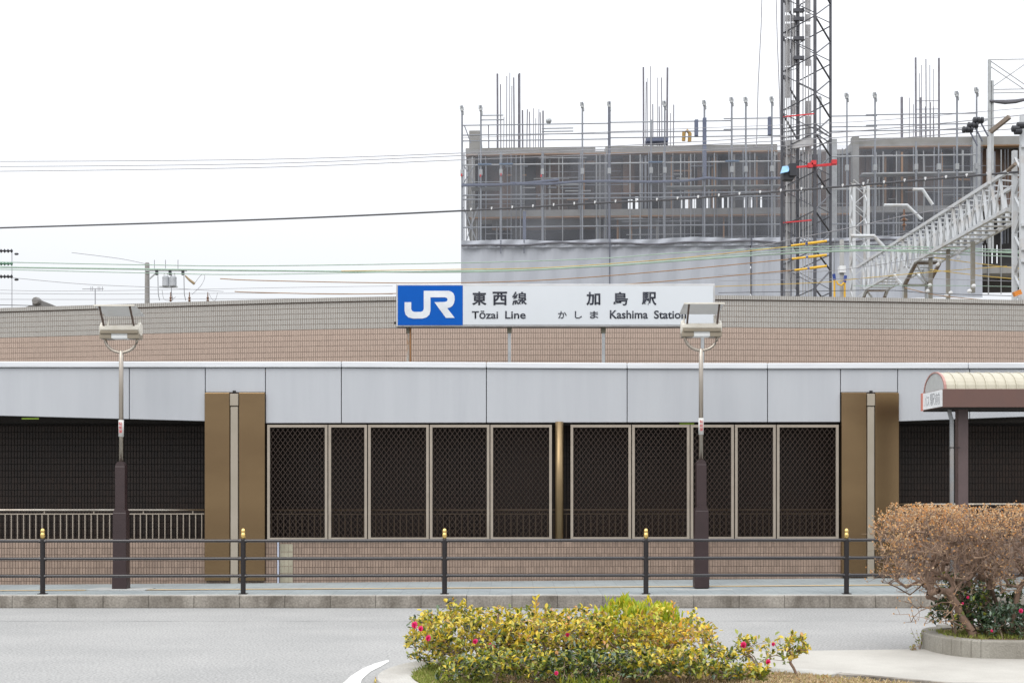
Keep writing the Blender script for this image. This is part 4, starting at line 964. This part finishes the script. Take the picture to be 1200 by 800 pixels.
wire([(-20, 350.6), (120, 350.8), (300, 350), (460, 349)], 48, 48, .6, w_grey, 'lower of two faint level wires just over the curved wall')
wire([(-20, 357), (14, 357.5), (40, 358)], 47, 47, .9, w_dark, 'short dark wire end at the far left above the wall')
wire([(-20, 339), (60, 341), (200, 339.5), (330, 337), (460, 335)], 55, 55, .5, w_grey, 'faint thin wire behind the television aerial and the utility pole')
wire([(842, 322), (960, 318), (1010, 313), (1100, 300), (1200, 290)], 45, 40, .7, w_grey, 'thin grey wire passing below the lowest yellow sleeve')
wire([(842, 329), (960, 327), (1060, 326), (1200, 330)], 46, 40, .6, w_grey, 'thin grey wire just above the yellow wire right of the sign')
wire([(880, 300), (960, 291.5), (1010, 281), (1070, 272)], 44, 43, .7, w_grey, 'thin grey wire rising between the two upper yellow sleeves')
wire([(540, 162), (800, 151), (1000, 143), (1150, 131), (1230, 124)], 50, 38, .6, w_grey, 'thin wire crossing the roof guard rails of the unfinished building')
wire([(842, 343), (960, 341), (1040, 340), (1100, 344), (1240, 348)], 45, 42, .8, w_dark, 'dark wire lowest right of the sign just over the wall')
wire([(1095, 302), (1140, 308), (1180, 313), (1260, 322)], 44, 40, .9, w_yel, 'thin orange-yellow wire below the gantry, upper')
wire([(1090, 316), (1140, 322), (1180, 326), (1260, 333)], 44, 40, .9, w_yel, 'thin orange-yellow wire below the gantry, middle')
wire([(1060, 337), (1100, 346), (1160, 352)], 44, 42, .9, w_brown, 'short brown wire falling to the wall under the gantry')
wire([(1000, 335), (1100, 334.5), (1200, 336)], 44, 42, .8, w_green, 'faint green wire low under the gantry')
for i, (xa, ya, xb, yb, lab) in enumerate(((927, 288, 969, 282.5, 'topmost of the three yellow wire sleeves by the crane mast'), (928, 303.3, 969, 298.8, 'middle one of the three yellow wire sleeves by the crane mast'), (931, 316.6, 969, 311.7, 'lowest of the three yellow wire sleeves by the crane mast'))):
    o = empty('wire_sleeve', pt(xa, ya, 43), lab, 'sleeve', 'yellow sleeves on the wires'); a = pt(xa, ya, 43); b = pt(xb, yb, 42.8); m1 = a.lerp(b, .40); m2 = a.lerp(b, .47)
    MB().tube([a, m1], .032, 8).build('sleeve', sleeve, o); MB().tube([m1, m2], .022, 8).build('joiner', bluep, o); MB().tube([m2, b], .042, 8, .036).build('sleeve', sleeve, o)
    MB().tube([a-(b-a)*.10, a], .02, 6).build('clamp', black_ins, o)
# left edge insulator sets
for i, (y, m_, lab) in enumerate(((295, black_ins, 'upper dark insulator string at the left edge'), (310, mat('green_insulator', (.10, .22, .15), rough=.4), 'green insulator string between two dark ones at the left edge'), (325, black_ins, 'lower dark insulator string at the left edge'))):
    q = MB(); p = pt(-12, y-1, 50)
    prof = []
    for j in range(7): prof += [(.03, j*.12), (.075, j*.12+.03), (.03, j*.12+.07)]
    q.lathe(p, prof, 10, 'x'); q.build('insulator_string', m_, label=lab, cat='insulator')
    if i != 1: MB().lathe(pt(17, y+2.6, 50), [(.02, 0), (.04, .03), (.04, .1), (.02, .14)], 8, 'x').build('wire_clamp', black_ins, label='small dark clamp on the wire beside the %s insulator string' % ('upper' if i == 0 else 'lower'), cat='clamp')
MB().tube([pt(14, 295, 52), pt(14, 362, 52)], .014, 6).build('thin_mast', w_grey, label='thin vertical rod near the left edge above the wall', cat='rod')

# ================================================================ FAR LEFT: pole, aerials, house
D = 60; tp = empty('utility_pole', (X_(173, D), D, 0), 'grey concrete utility pole carrying twin transformers beyond the curved wall', 'utility pole')
MB().lathe((X_(172.5, D), D, 0), [(.16, 0), (.095, Z_(309, D)), (.07, Z_(307.6, D))], 12).build('shaft', mat('weathered_pole', (.26, .25, .24), rough=.9), tp, smooth=True)
MB().bar(pt(170, 317, D-.15), pt(219, 317, D-.15), .07).build('cross_arm', galv, tp); MB().bar(pt(175, 327, D-.15), pt(185, 318, D-.15), .05).build('brace', galv, tp)
MB().bar(pt(187, 336, D-.1), pt(208, 336, D-.1), .06).build('lower_arm', galv, tp)
for px in (195, 203.5):
    x = X_(px, D); MB().lathe((x, D-.1, Z_(336, D)), [(.13, 0), (.145, .02), (.145, .38), (.11, .42), (.04, .44)], 14).build('transformer', mat('transformer_grey', (.42, .44, .47), rough=.5), tp, smooth=False)
    for dx in (-.06, .06): MB().lathe((x+dx, D-.1, Z_(336, D)+.42), [(.025, 0), (.04, .03), (.02, .06), (.035, .09), (.015, .14)], 8).build('bushing', white_ins, tp)
for px in (185, 200.5, 215.5):
    MB().box(X_(px-1.4, D), X_(px+1.4, D), D-.25, D-.1, Z_(323, D), Z_(317, D)).build('cutout', black_ins, tp)
    MB().tube([pt(px, 323, D-.2), pt(px+.4, 344, D-.2), pt(px+2, 352, D-.2)], .014, 5).build('lead', w_dark, tp)
for px in (181, 194, 208.6): MB().tube([pt(px, 317, D), pt(px, 304.5, D)], .015, 5).build('arrester_rod', w_grey, tp)
MB().tube([pt(217, 323, D-.2), pt(222, 328, D-.2), pt(228, 332.5, D-.2)], [.03, .05, .06], 6).build('side_insulator', mat('ochre_ins', (.30, .22, .12), rough=.5), tp)
for c_ in ([(228, 332), (236, 322), (240, 324), (236, 334), (225, 345)], [(190, 340), (192, 350), (198, 352), (206, 348)], [(245, 344), (248, 350), (252, 352), (255, 343)]):
    MB().tube(smooth([pt(a, b, D) for a, b in c_], 5), .011, 4).build('loose_lead', w_grey, tp)
for px in (200, 222, 243.5):
    o = MB().lathe((X_(px, 45), 45, Z_(353.5, 45)), [(.02, 0), (.05, .04), (.02, .08), (.045, .12), (.02, .16), (.012, .30)], 8).build('pin_insulator', brown_ins)
    tag(o, {200: 'brown pin insulator on the wall top, nearest the transformers', 222: 'brown pin insulator on the wall top, middle of three', 243.5: 'brown pin insulator on the wall top, farthest right of three'}[px], 'insulator', 'pin insulators above the curved wall')
ob = MB()
def aerial(px, y, D, lab):
    a = empty('tv_aerial', (X_(px, D), D, 0), lab, 'aerial')
    MB().tube([pt(px, y, D), pt(px, 370, D)], .022, 5).build('mast', w_grey, a); MB().tube([pt(px-15, y+.6, D), pt(px+10, y+.2, D)], .015, 5).build('boom', w_grey, a)
    for dx in (-5, -3, 3.5, 5.5, 8.5): MB().tube([pt(px+dx, y-2.4, D), pt(px+dx, y+3, D)], .013, 4).build('element', w_grey, a)
aerial(111.5, 338, 62, 'thin television aerial standing right of the small tiled roof tip')
hs = empty('house', (X_(71, 70), 70, 0), 'far house of which only the tiled roof tip shows over the wall', 'house')
hx = X_(71, 70); zr = 10.17
MB().box(hx-4.5, hx+4.5, 67, 75, 0, zr-2.4).build('wall', plaster, hs)
rf = MB(); 
prof = [(-5.2, zr-2.6), (-2.5, zr-1.35), (-.95, zr-.55), (-.28, zr-.28), (.28, zr-.28), (.95, zr-.55), (2.5, zr-1.35), (5.2, zr-2.6)]
rf.vprism([(hx+a, b) for a, b in prof]+[(hx+5.2, zr-2.8), (hx-5.2, zr-2.8)], 66.4, 75.6); rf.build('roof', rooft, hs)
MB().lathe((hx, 66.5, zr-.08), [(.15, -.25), (.19, -.1), (.19, .12), (.12, .2)], 12, 'y').build('ridge_ornament', rooft, hs); MB().box(hx-.22, hx+.22, 66.5, 75.5, zr-.3, zr-.02).build('ridge', rooft, hs, bevel=.04)

# ================================================================ PLANTS
def leaf_mesh(name, P, T, Nn, L_, Wd, m, parent, fold=.25, kind='stuff', curl=0):
    """P base points, T directions, Nn normals (n x 3 arrays), L_, Wd arrays"""
    n = len(P); T = T/np.linalg.norm(T, axis=1)[:, None]; S_ = np.cross(T, Nn); S_ /= (np.linalg.norm(S_, axis=1)[:, None]+1e-9); U = np.cross(S_, T)
    L_ = L_[:, None]; Wd = Wd[:, None]
    V = np.empty((n, 6, 3))
    V[:, 0] = P; V[:, 1] = P+T*L_*.35+S_*Wd*.5+U*Wd*fold; V[:, 2] = P+T*L_*.72+S_*Wd*.4+U*(Wd*fold-L_*curl*.4)
    V[:, 3] = P+T*L_-U*L_*curl; V[:, 4] = P+T*L_*.72-S_*Wd*.4+U*(Wd*fold-L_*curl*.4); V[:, 5] = P+T*L_*.35-S_*Wd*.5+U*Wd*fold
    o0 = np.array(tuple(origin_of(parent))); V = V.reshape(-1, 3)-o0
    b = (np.arange(n)*6)[:, None]; Fq = np.concatenate([b+np.array([[0, 1, 2, 3]]), b+np.array([[0, 3, 4, 5]])], 1).reshape(-1)
    me = bpy.data.meshes.new(name); me.vertices.add(n*6); me.vertices.foreach_set('co', V.reshape(-1)); me.loops.add(n*8); me.loops.foreach_set('vertex_index', Fq.astype(np.int32))
    me.polygons.add(n*2); me.polygons.foreach_set('loop_start', np.arange(0, n*8, 4, dtype=np.int32)); me.polygons.foreach_set('loop_total', np.full(n*2, 4, np.int32))
    me.update(calc_edges=True); me.validate(); me.materials.append(m)
    o = bpy.data.objects.new(name, me); C.objects.link(o)
    if parent: o.parent = parent
    if kind: o['kind'] = kind
    return o
R_ = np.random.default_rng(4)
def unit(n): v = R_.normal(size=(n, 3)); return v/np.linalg.norm(v, axis=1)[:, None]
def grow(root_pts, targets, step=.12, jit=.25, r0=.0022, p=.45):
    """branch system: every target is joined to the nearest node that is already there"""
    nodes = [np.array(q, float) for q in root_pts]; par = [i-1 for i in range(len(root_pts))]
    c = np.array(root_pts[0]); order = np.argsort(np.linalg.norm(targets-np.array(root_pts[-1]), axis=1)+R_.random(len(targets))*.12)
    arr = np.zeros((len(targets)*8+len(root_pts)+10, 3)); arr[:len(nodes)] = nodes; cnt = len(nodes); tips = []
    zb = arr[0, 2]
    for t in order:
        q = targets[t]; d = arr[:cnt]-q; dist = np.sqrt((d*d).sum(1))+np.where(arr[:cnt, 2] > q[2], .25*(arr[:cnt, 2]-q[2]), 0); dist[0] += 1
        i = int(dist.argmin()); a = arr[i]; L_ = np.linalg.norm(q-a)
        if L_ > .9 and False: continue
        k = max(1, min(6, int(L_/step)+1)); prev = i
        for j in range(1, k+1):
            w = a+(q-a)*j/k
            if j < k: w = w+R_.normal(size=3)*L_*jit/k*.5
            arr[cnt] = w; par.append(prev); prev = cnt; cnt += 1
        tips.append(prev)
    load = np.zeros(cnt); 
    for t in tips: load[t] += 1
    for i in range(cnt-1, 0, -1):
        load[par[i]] += load[i]
    rad = r0*np.maximum(load, 1)**p
    return arr[:cnt], np.array(par), rad, tips
def branch_mesh(arr, par, rad, name, m, parent, rmin=0, rmax=9, sides=3, kind='stuff'):
    q = MB(); 
    for i in range(1, len(arr)):
        if not (rmin <= rad[i] < rmax): continue
        p_ = par[i]
        if p_ < 0: continue
        q.tube([arr[p_], arr[i]], min(rad[p_], rad[i]*1.35), sides, rad[i], caps=False)
    if not q.f: return None
    return q.build(name, m, parent, kind=kind, smooth=True)
def fill_box(n, f): 
    out = []
    while len(out) < n:
        q = f()
        if q is not None: out.append(q)
    return np.array(out)
# ---- bare hedge on the right island
rr = random.Random(21)
def crown_fn(x0, x1, y0, y1, zt, zbfn, topbias=.62):
    def f():
        x = rr.uniform(x0, x1); y = rr.uniform(y0, y1); zb = zbfn(x)
        u = rr.random()**topbias; z = zb+(zt-zb)*u
        # rounded shoulders
        ex = min((x-x0), (x1-x))/.25; 
        if ex < 1 and (z-zb)/(zt-zb) > .72+.28*math.sqrt(max(0, ex)): return None
        if y < y0+.18 and (z-zb)/(zt-zb) > .97: return None
        return (x, y, z)
    return f
hedges = []
def hedge(root, bases, x0, x1, zbfn, lab, nt_=1150, off=0):
    h = empty('bare_hedge_shrub', root, lab, 'shrub', 'bare clipped shrubs on the right island')
    T = fill_box(nt_*len(bases), crown_fn(x0, x1, 13.35, 14.75, 1.375, zbfn))
    near = np.array([[abs(t[0]-b[-1][0])+rr.uniform(0, .25) for b in bases] for t in T]).argmin(1)
    allleaf = []
    for bi, b in enumerate(bases):
        tg = T[near == bi]
        if len(tg) < 5: continue
        arr, par, rad, tips = grow(b, tg, step=.13, jit=.5, r0=.0021, p=.46)
        branch_mesh(arr, par, rad, 'trunk', bark, h, rmin=.0095, sides=7, kind=None); branch_mesh(arr, par, rad, 'twigs', twigm, h, rmax=.0095)
        allleaf.append(arr[tips])
        # fine side twigs
        q = MB(); tp_ = arr[tips]; extra = []
        for t in tp_:
            for s in range(3):
                d = R_.normal(size=3)*.5; d[2] += .55; d /= np.linalg.norm(d); e = t+d*R_.uniform(.03, .11); e[2] = min(e[2], 1.395+R_.uniform(-.01, .035)); q.tube([t, e], .0018, 3, .0010, caps=False); extra.append(e)
        q.build('fine_twigs', twigm, h, kind='stuff'); allleaf.append(np.array(extra))
    Lf = np.concatenate(allleaf); zrel = (Lf[:, 2]-.85)/.55
    edge = np.minimum(Lf[:, 0]-x0, .35)/.35
    keep = R_.random(len(Lf)) < np.clip(.08+zrel**3*1.1+(1-edge)*.3, .05, 1); Lf = Lf[keep]; Lf = np.repeat(Lf, 2, 0); n = len(Lf)
    Lf = Lf+R_.normal(size=(n, 3))*.012
    T_ = unit(n); T_[:, 2] = np.abs(T_[:, 2])+.2
    leaf_mesh('dry_leaves', Lf, T_, unit(n), R_.uniform(.014, .032, n), R_.uniform(.010, .019, n), dryleaf, h, curl=.25)
    return h
def base(px, D, zs, lean, wob=.03, n=6, top=.62):
    x = X_(px, D); pts_ = []
    for i in range(n):
        t = i/(n-1); pts_.append((x+lean*t**1.3+rr.uniform(-wob, wob)*t, D+rr.uniform(-wob, wob)*t, zs+(top-zs)*t))
    return pts_
hedge((4.42, 14.0, .17), [base(1143, 13.9, .15, -.12, top=.52), base(1137, 14.05, .15, -.16, top=.48, wob=.05), base(1141, 13.75, .15, -.20, top=.56, wob=.05), base(1148, 14.2, .15, .10, top=.52), base(1152, 13.95, .15, .02, top=.60)], 3.62, 4.64,
      lambda x: .50+max(0, (x-3.9))*.10 if x > 3.9 else .68-(x-3.6)*.6, 'left bare clipped shrub with dry orange leaves along its flat top', 270)
hedge((5.05, 14.0, .17), [base(1180, 14.0, .15, -.24, top=.58), base(1176, 14.15, .15, -.12, top=.62), base(1186, 13.9, .15, .05, top=.56), base(1190, 14.1, .15, .24, top=.58), base(1193, 13.8, .15, .45, top=.62)], 4.5, 5.9,
      lambda x: .60, 'right bare clipped shrub cut off by the frame edge, thick forking trunks', 260)
# low stray twigs at the left foot of the hedge
st_ = empty('fallen_branch', pt(1120, 740, 13.6), 'thin bare branch sprawling left from the island shrubs', 'branch')
T = fill_box(60, lambda: (rr.uniform(3.65, 4.25), rr.uniform(13.4, 14.0), rr.uniform(.30, .55)))
arr, par, rad, tips = grow([(4.45, 13.8, .2), (4.3, 13.7, .26), (4.12, 13.65, .34)], T, r0=.0018, p=.42)
branch_mesh(arr, par, rad, 'twigs', twigm, st_)
Lf = arr[tips]; leaf_mesh('dry_leaves', np.repeat(Lf, 2, 0), unit(len(Lf)*2), unit(len(Lf)*2), R_.uniform(.012, .026, len(Lf)*2), R_.uniform(.01, .016, len(Lf)*2), dryleaf, st_)

def shrub(name, c, ex, z0, z1, nstem, ntip, per, mats, lab, cat='shrub', group=None, leafL=(.035, .055), leafW=.5, shell=.6, tw=twig_g, flowers=(), up=.5, spread=1.0, r0=.0016, flat=0, slots=None):
    """c = centre (x, y), ex = half sizes, z0/z1 ground and top height; mats = [(material, share, zmin_rel)]"""
    h = empty(name, (c[0], c[1], z0), lab, cat, group)
    def f():
        u = rr.uniform(-1, 1); v = rr.uniform(-1, 1); w = rr.random()**shell
        if abs(u)**2.6+abs(v)**2.6+(abs(w)**(3 if not flat else 8))*.85 > 1.25 or w > 1: return None
        bump_ = .86+.14*math.sin(u*5.1+c[0]*9)*math.cos(v*4.3+c[0]*4)
        return (c[0]+u*ex[0], c[1]+v*ex[1], z0+(z1-z0)*(.16+.84*w)*bump_)
    T = fill_box(ntip, f); nodes = []
    tipsP = []
    stems = [(c[0]+rr.uniform(-.55, .55)*ex[0], c[1]+rr.uniform(-.5, .5)*ex[1]) for _ in range(nstem)]
    near = np.array([[math.hypot(t[0]-s[0], t[1]-s[1])+rr.uniform(0, .06) for s in stems] for t in T]).argmin(1)
    BM = []
    q = MB()
    for si, s in enumerate(stems):
        tg = T[near == si]
        if len(tg) < 2: continue
        mid = tg.mean(0); hgt = (z1-z0)
        arr, par, rad, tips = grow([(s[0], s[1], z0-.03), (s[0]+(mid[0]-s[0])*.2, s[1]+(mid[1]-s[1])*.2, z0+hgt*.15), (s[0]+(mid[0]-s[0])*.6, s[1]+(mid[1]-s[1])*.6, z0+hgt*.33)], tg, r0=r0, p=.42, step=.1)
        for i in range(1, len(arr)):
            q.tube([arr[par[i]], arr[i]], min(rad[par[i]], rad[i]*1.35), 4, rad[i], caps=False)
        tipsP.append(arr[tips])
    q.build('stems', tw, h, kind='stuff', smooth=True)
    P = np.concatenate(tipsP); zr = (P[:, 2]-z0)/(z1-z0)
    P = np.repeat(P, per, 0); zr = np.repeat(zr, per); n = len(P)
    T_ = unit(n)*spread; T_[:, 2] += up; P = P+R_.normal(size=(n, 3))*np.array([.018, .018, .014])
    Nn = unit(n)*.5; Nn[:, 2] += 1
    ch = R_.random(n); acc = np.zeros(n, int)-1
    # which leaf kind: young top growth or older inner leaves
    wts = np.array([np.clip(sh_*(np.ones_like(zr) if zm is None else np.clip((zr-zm[0])/(zm[1]-zm[0]), 0, 1)), 0, 1) for _, sh_, zm in mats]); wts = wts/(wts.sum(0)+1e-9); cum = np.cumsum(wts, 0)
    for k_, (m_, sh_, zm) in enumerate(mats):
        sel = (ch < cum[k_]) & (acc < 0); acc[sel] = k_
        if sel.sum() == 0: continue
        nn = int(sel.sum()); L_ = R_.uniform(leafL[0], leafL[1], nn)
        leaf_mesh('leaves', P[sel], T_[sel], Nn[sel], L_, L_*leafW*R_.uniform(.8, 1.2, nn), m_, h, curl=.12)
    for (px, py, D, s) in flowers: flower(pt(px, py, D), s, h)
    return h
def flower(c, s, parent):
    n = 9; T_ = np.array([[math.cos(a)*(.9 if i % 2 else .5), math.sin(a)*(.9 if i % 2 else .5)-.4, .55+.3*(i % 2)] for i, a in enumerate(np.linspace(0, 2*PI*1.6, n))]); P = np.tile(np.array(tuple(c)), (n, 1))
    leaf_mesh('flower', P-T_*s*.2, T_, np.tile([0, -1, .4], (n, 1))+unit(n)*.2, np.full(n, s*.62), np.full(n, s*.62), pinkf, parent, kind=None, curl=-.15)
BZ = .135
Y, G, K, LM = (yel_leaf, 1.0, (.15, .5)), (mid_leaf, .75, None), (dk_leaf, .2, None), lime_leaf
gr = 'low flowering shrubs in the near bed'
GG = (mid_leaf, .42, None)
shrub('flowering_shrub', (-.36, 11.75), (.50, .55), BZ, .66, 9, 470, 7, [Y, GG, K], 'yellow-leaved shrub at the left tip of the bed with pink flowers', group=gr,
      flowers=((486, 733, 11.25, .075), (493, 737, 11.2, .06), (502, 748, 11.2, .065), (557, 752, 11.15, .06)), shell=.8)
shrub('flowering_shrub', (.30, 11.75), (.46, .55), BZ, .655, 8, 430, 7, [Y, GG, (dryleaf, .1, None), K], 'yellow-leaved shrub left of the bush centre, one large pink flower low on its left', group=gr,
      flowers=((576, 758, 11.1, .08), (665, 744, 11.3, .05)), shell=.8)
shrub('flowering_shrub', (.94, 11.85), (.42, .5), BZ, .62, 8, 370, 6, [Y, (lime_leaf, .3, (.4, .8)), GG, (dryleaf, .15, None)], 'yellow-leaved shrub with bare brown twigs beneath the lime one', group=gr, shell=.8)
shrub('lime_shrub', (1.06, 12.15), (.40, .3), BZ, .645, 6, 170, 8, [(lime_leaf, 1, None), (yel_leaf, .25, (.5, .8))], 'bright lime-green shrub with slender upright leaves, tallest at the back', leafL=(.06, .085), leafW=.27, up=1.5, spread=.55, shell=.35)
shrub('flowering_shrub', (1.36, 11.8), (.34, .5), BZ, .56, 7, 220, 5, [Y, GG, (dryleaf, .2, None), (orange_leaf, .12, (.4, .8))], 'thinning yellow and orange shrub with twiggy brown gaps right of the lime one', group=gr, flowers=((906, 755, 11.4, .045),), shell=.5)
shrub('low_shrub', (-.05, 10.78), (.50, .3), BZ, .40, 6, 230, 6, [(mid_leaf, 1, None), (dk_leaf, .5, None), (yel_leaf, .7, (.3, 1))], 'low green shrub at the front left of the bed', group='low front shrubs', shell=.7)
shrub('low_shrub', (.62, 10.72), (.42, .28), BZ, .40, 6, 230, 6, [(dk_leaf, 1, None), (mid_leaf, .7, None), (yel_leaf, .25, (.5, 1))], 'low dark glossy shrub at the front middle of the bed', group='low front shrubs', shell=.7, flowers=((652, 789, 10.4, .045),))
shrub('low_shrub', (1.24, 10.8), (.46, .28), BZ, .42, 6, 240, 6, [(yel_leaf, 1, (.3, .8)), (mid_leaf, .7, None), (dk_leaf, .3, None)], 'low yellow-green shrub at the front right of the bed', group='low front shrubs', shell=.7)
shrub('low_shrub', (1.74, 11.0), (.28, .14), BZ, .25, 5, 60, 6, [(yel_leaf, 1, (.3, .8)), (mid_leaf, .5, None)], 'flat yellow shrub reaching right toward the small flowering bush', group='low front shrubs', shell=.6)
shrub('small_shrub', (1.96, 11.5), (.20, .16), BZ+.0, .48, 3, 38, 6, [(yel_leaf, 1, (.3, .7)), (mid_leaf, .8, None)], 'small open shrub with two pink flowers on the walkway side', group='small shrubs at the right end of the bed', flowers=((871, 756, 11.3, .07), (900, 776, 11.2, .06)), shell=.45, r0=.0022)
# the last small shrub has one bent bare stem
ls = empty('small_shrub', pt(933, 792, 11.2), 'small shrub on one bent bare stem at the right end', 'shrub', 'small shrubs at the right end of the bed')
T = fill_box(34, lambda: (lambda a, b, c_: (pt(934, 760, 11.25).x+a*.11, 11.25+b*.12, Z_(757, 11.25)+c_*.11) if a*a+b*b+c_*c_ < 1 else None)(rr.uniform(-1, 1), rr.uniform(-1, 1), rr.uniform(-1, 1)))
arr, par, rad, tips = grow([tuple(pt(935, 793, 11.2)), tuple(pt(930, 782, 11.2)), tuple(pt(926, 776, 11.2)), tuple(pt(927, 770, 11.22)), tuple(pt(931, 765, 11.25))], T, r0=.0024, p=.42, step=.08)
branch_mesh(arr, par, rad, 'stem', bark, ls, sides=6, kind=None)
P = np.repeat(arr[tips], 6, 0); n = len(P); T_ = unit(n); T_[:, 2] += .5; L_ = R_.uniform(.035, .055, n)
sel = R_.random(n) < .55; leaf_mesh('leaves', P[sel], T_[sel], unit(int(sel.sum()))+[0, 0, 1], L_[sel], L_[sel]*.42, yel_leaf, ls); leaf_mesh('leaves', P[~sel], T_[~sel], unit(int((~sel).sum()))+[0, 0, 1], L_[~sel], L_[~sel]*.42, mid_leaf, ls)
# tall shoots standing over the bush
def shoot(px, y0, y1, D, lab, m, n=12, L_=.055):
    s = empty('leafy_shoot', pt(px, y1, D), lab, 'shoot', 'tall shoots over the bush'); a = pt(px, y1, D); b = pt(px+1, y0+4, D)
    MB().tube([a, a.lerp(b, .5)+Vector((.006, 0, 0)), b], .004, 5, .002).build('stem', twig_g, s)
    P = np.array([tuple(a.lerp(b, .35+.65*i/n)) for i in range(n)]); T_ = np.array([[math.cos(i*2.4), math.sin(i*2.4), 1.1] for i in range(n)])
    leaf_mesh('leaves', P, T_, np.tile([0., -1, .3], (n, 1))+unit(n)*.3, np.full(n, L_), np.full(n, L_*.4), m, s, kind=None)
shoot(627, 695, 740, 11.6, 'tallest yellow shoot rising over the bush before the kerb', yel_leaf, 14, .05)
shoot(788, 700, 738, 11.9, 'slim orange-tipped shoot over the right half of the bush', orange_leaf, 10, .035)
shoot(583, 712, 742, 11.8, 'short reddish shoot over the left half of the bush', mat('reddish_leaf', (.45, .2, .12), rough=.6), 8, .035)
shoot(504, 713, 742, 11.8, 'short reddish shoot near the left tip of the bush', _m['reddish_leaf'], 7, .032)
# dark camellias under the hedge
gi = 'glossy evergreen shrubs under the bare hedge'
shrub('camellia', (4.30, 13.95), (.26, .25), .165, .78, 4, 150, 6, [(dk_leaf, 1, None), (mid_leaf, .25, None)], 'dark glossy evergreen left under the bare hedge', group=gi, leafL=(.04, .062), leafW=.5, shell=.8, flowers=((1134, 700, 13.6, .04), (1128, 707, 13.65, .035)))
shrub('camellia', (4.78, 13.75), (.36, .22), .165, .50, 4, 150, 6, [(blue_leaf, 1, None), (dk_leaf, .6, None)], 'bluish-green low evergreen in front of the hedge trunks', group=gi, leafL=(.04, .062), leafW=.5, shell=.8, flowers=((1162, 739, 13.4, .035), (1196, 716, 13.5, .06)))
shrub('camellia', (4.85, 14.3), (.5, .22), .165, .74, 4, 170, 6, [(dk_leaf, 1, None), (mid_leaf, .3, None)], 'dark evergreen behind the forking hedge trunks', group=gi, leafL=(.04, .062), leafW=.5, shell=.8)
# grasses
def grass(name, n, f, h, m, lab, w=.006, lean=.5):
    P = np.array([f() for _ in range(n)]); T_ = unit(n)*lean; T_[:, 2] = np.abs(T_[:, 2])*.5+.6; L_ = R_.uniform(h*.5, h, n)
    return tag(leaf_mesh(name, P, T_, unit(n), L_, np.full(n, w), m, None, curl=.2), lab, 'grass', kind='stuff')
from mathutils.geometry import intersect_point_tri_2d
def inside(p, poly):
    c = False; j = len(poly)-1
    for i in range(len(poly)):
        if (poly[i][1] > p[1]) != (poly[j][1] > p[1]) and p[0] < (poly[j][0]-poly[i][0])*(p[1]-poly[i][1])/(poly[j][1]-poly[i][1])+poly[i][0]: c = not c
        j = i
    return c
def in_bed(x0, x1, y0, y1, z=BZ):
    def f():
        while True:
            p = (rr.uniform(x0, x1), rr.uniform(y0, y1))
            if inside(p, bed_in): return (p[0], p[1], z)
    return f
grass('dry_grass', 9000, in_bed(-.6, 5.2, 10.2, 11.6), .045, drygrass, 'straw-coloured dry grass covering the right part of the bed', w=.008, lean=1.2)
grass('green_grass', 3000, in_bed(-1.05, -.15, 10.5, 12.4), .06, greengrass, 'pale green grass at the left tip of the bed', w=.006, lean=.7)
grass('green_tufts', 160, in_bed(.35, .75, 10.3, 10.5), .14, mid_leaf, 'fresh green grass tufts at the front of the bed', w=.010, lean=.5)
grass('island_grass', 1800, lambda: (rr.uniform(4.1, 6.2), rr.uniform(13.5, 14.3), .172), .06, greengrass, 'green grass along the island kerb under the hedge', w=.006, lean=.7)
n = 1500; P = np.array([in_bed(-1, 5.2, 10.3, 12.3, BZ+.004)() for _ in range(n)]); Tn = unit(n); Tn[:, 2] *= .15
tag(leaf_mesh('leaf_litter', P, Tn, np.tile([0., 0, 1], (n, 1))+unit(n)*.3, R_.uniform(.02, .04, n), R_.uniform(.012, .02, n), dryleaf, None), 'fallen dry leaves scattered over the bed soil', 'litter', kind='stuff')
# weed by the island kerb, sprig by the bed kerb
def weed(px, py, h, lab, n=26, m=mid_leaf):
    D = EYE*F/(py-HY); s = empty('weed', pt(px, py, D), lab, 'weed'); b = pt(px, py, D); q = MB(); Ps = []
    for i in range(6):
        e = b+Vector((rr.uniform(-.10, .10), rr.uniform(-.05, .05), h*rr.uniform(.4, 1))); q.tube([b, b.lerp(e, .5)+Vector((0, 0, .01)), e], .003, 4, .0015)
        for j in range(max(2, n//6)): Ps.append(tuple(b.lerp(e, rr.uniform(.3, 1))))
    q.build('stems', twig_g, s, kind='stuff'); Ps = np.array(Ps); k_ = len(Ps); T_ = unit(k_); T_[:, 2] += .4
    leaf_mesh('leaves', Ps, T_, unit(k_)+[0, 0, 1], R_.uniform(.018, .034, k_), R_.uniform(.009, .014, k_), m, s)
weed(1078, 763, .24, 'small weed in the gutter left of the island kerb', 40)
weed(1070, 765, .10, 'low reddish weed patch beside the island kerb', 40, leafmat('red_green_leaf', [(.35, .12, .06), (.2, .25, .05), (.4, .3, .05)]))
weed(443, 802, .07, 'tiny yellow sprig in the gutter at the bed kerb', 18, yel_leaf)
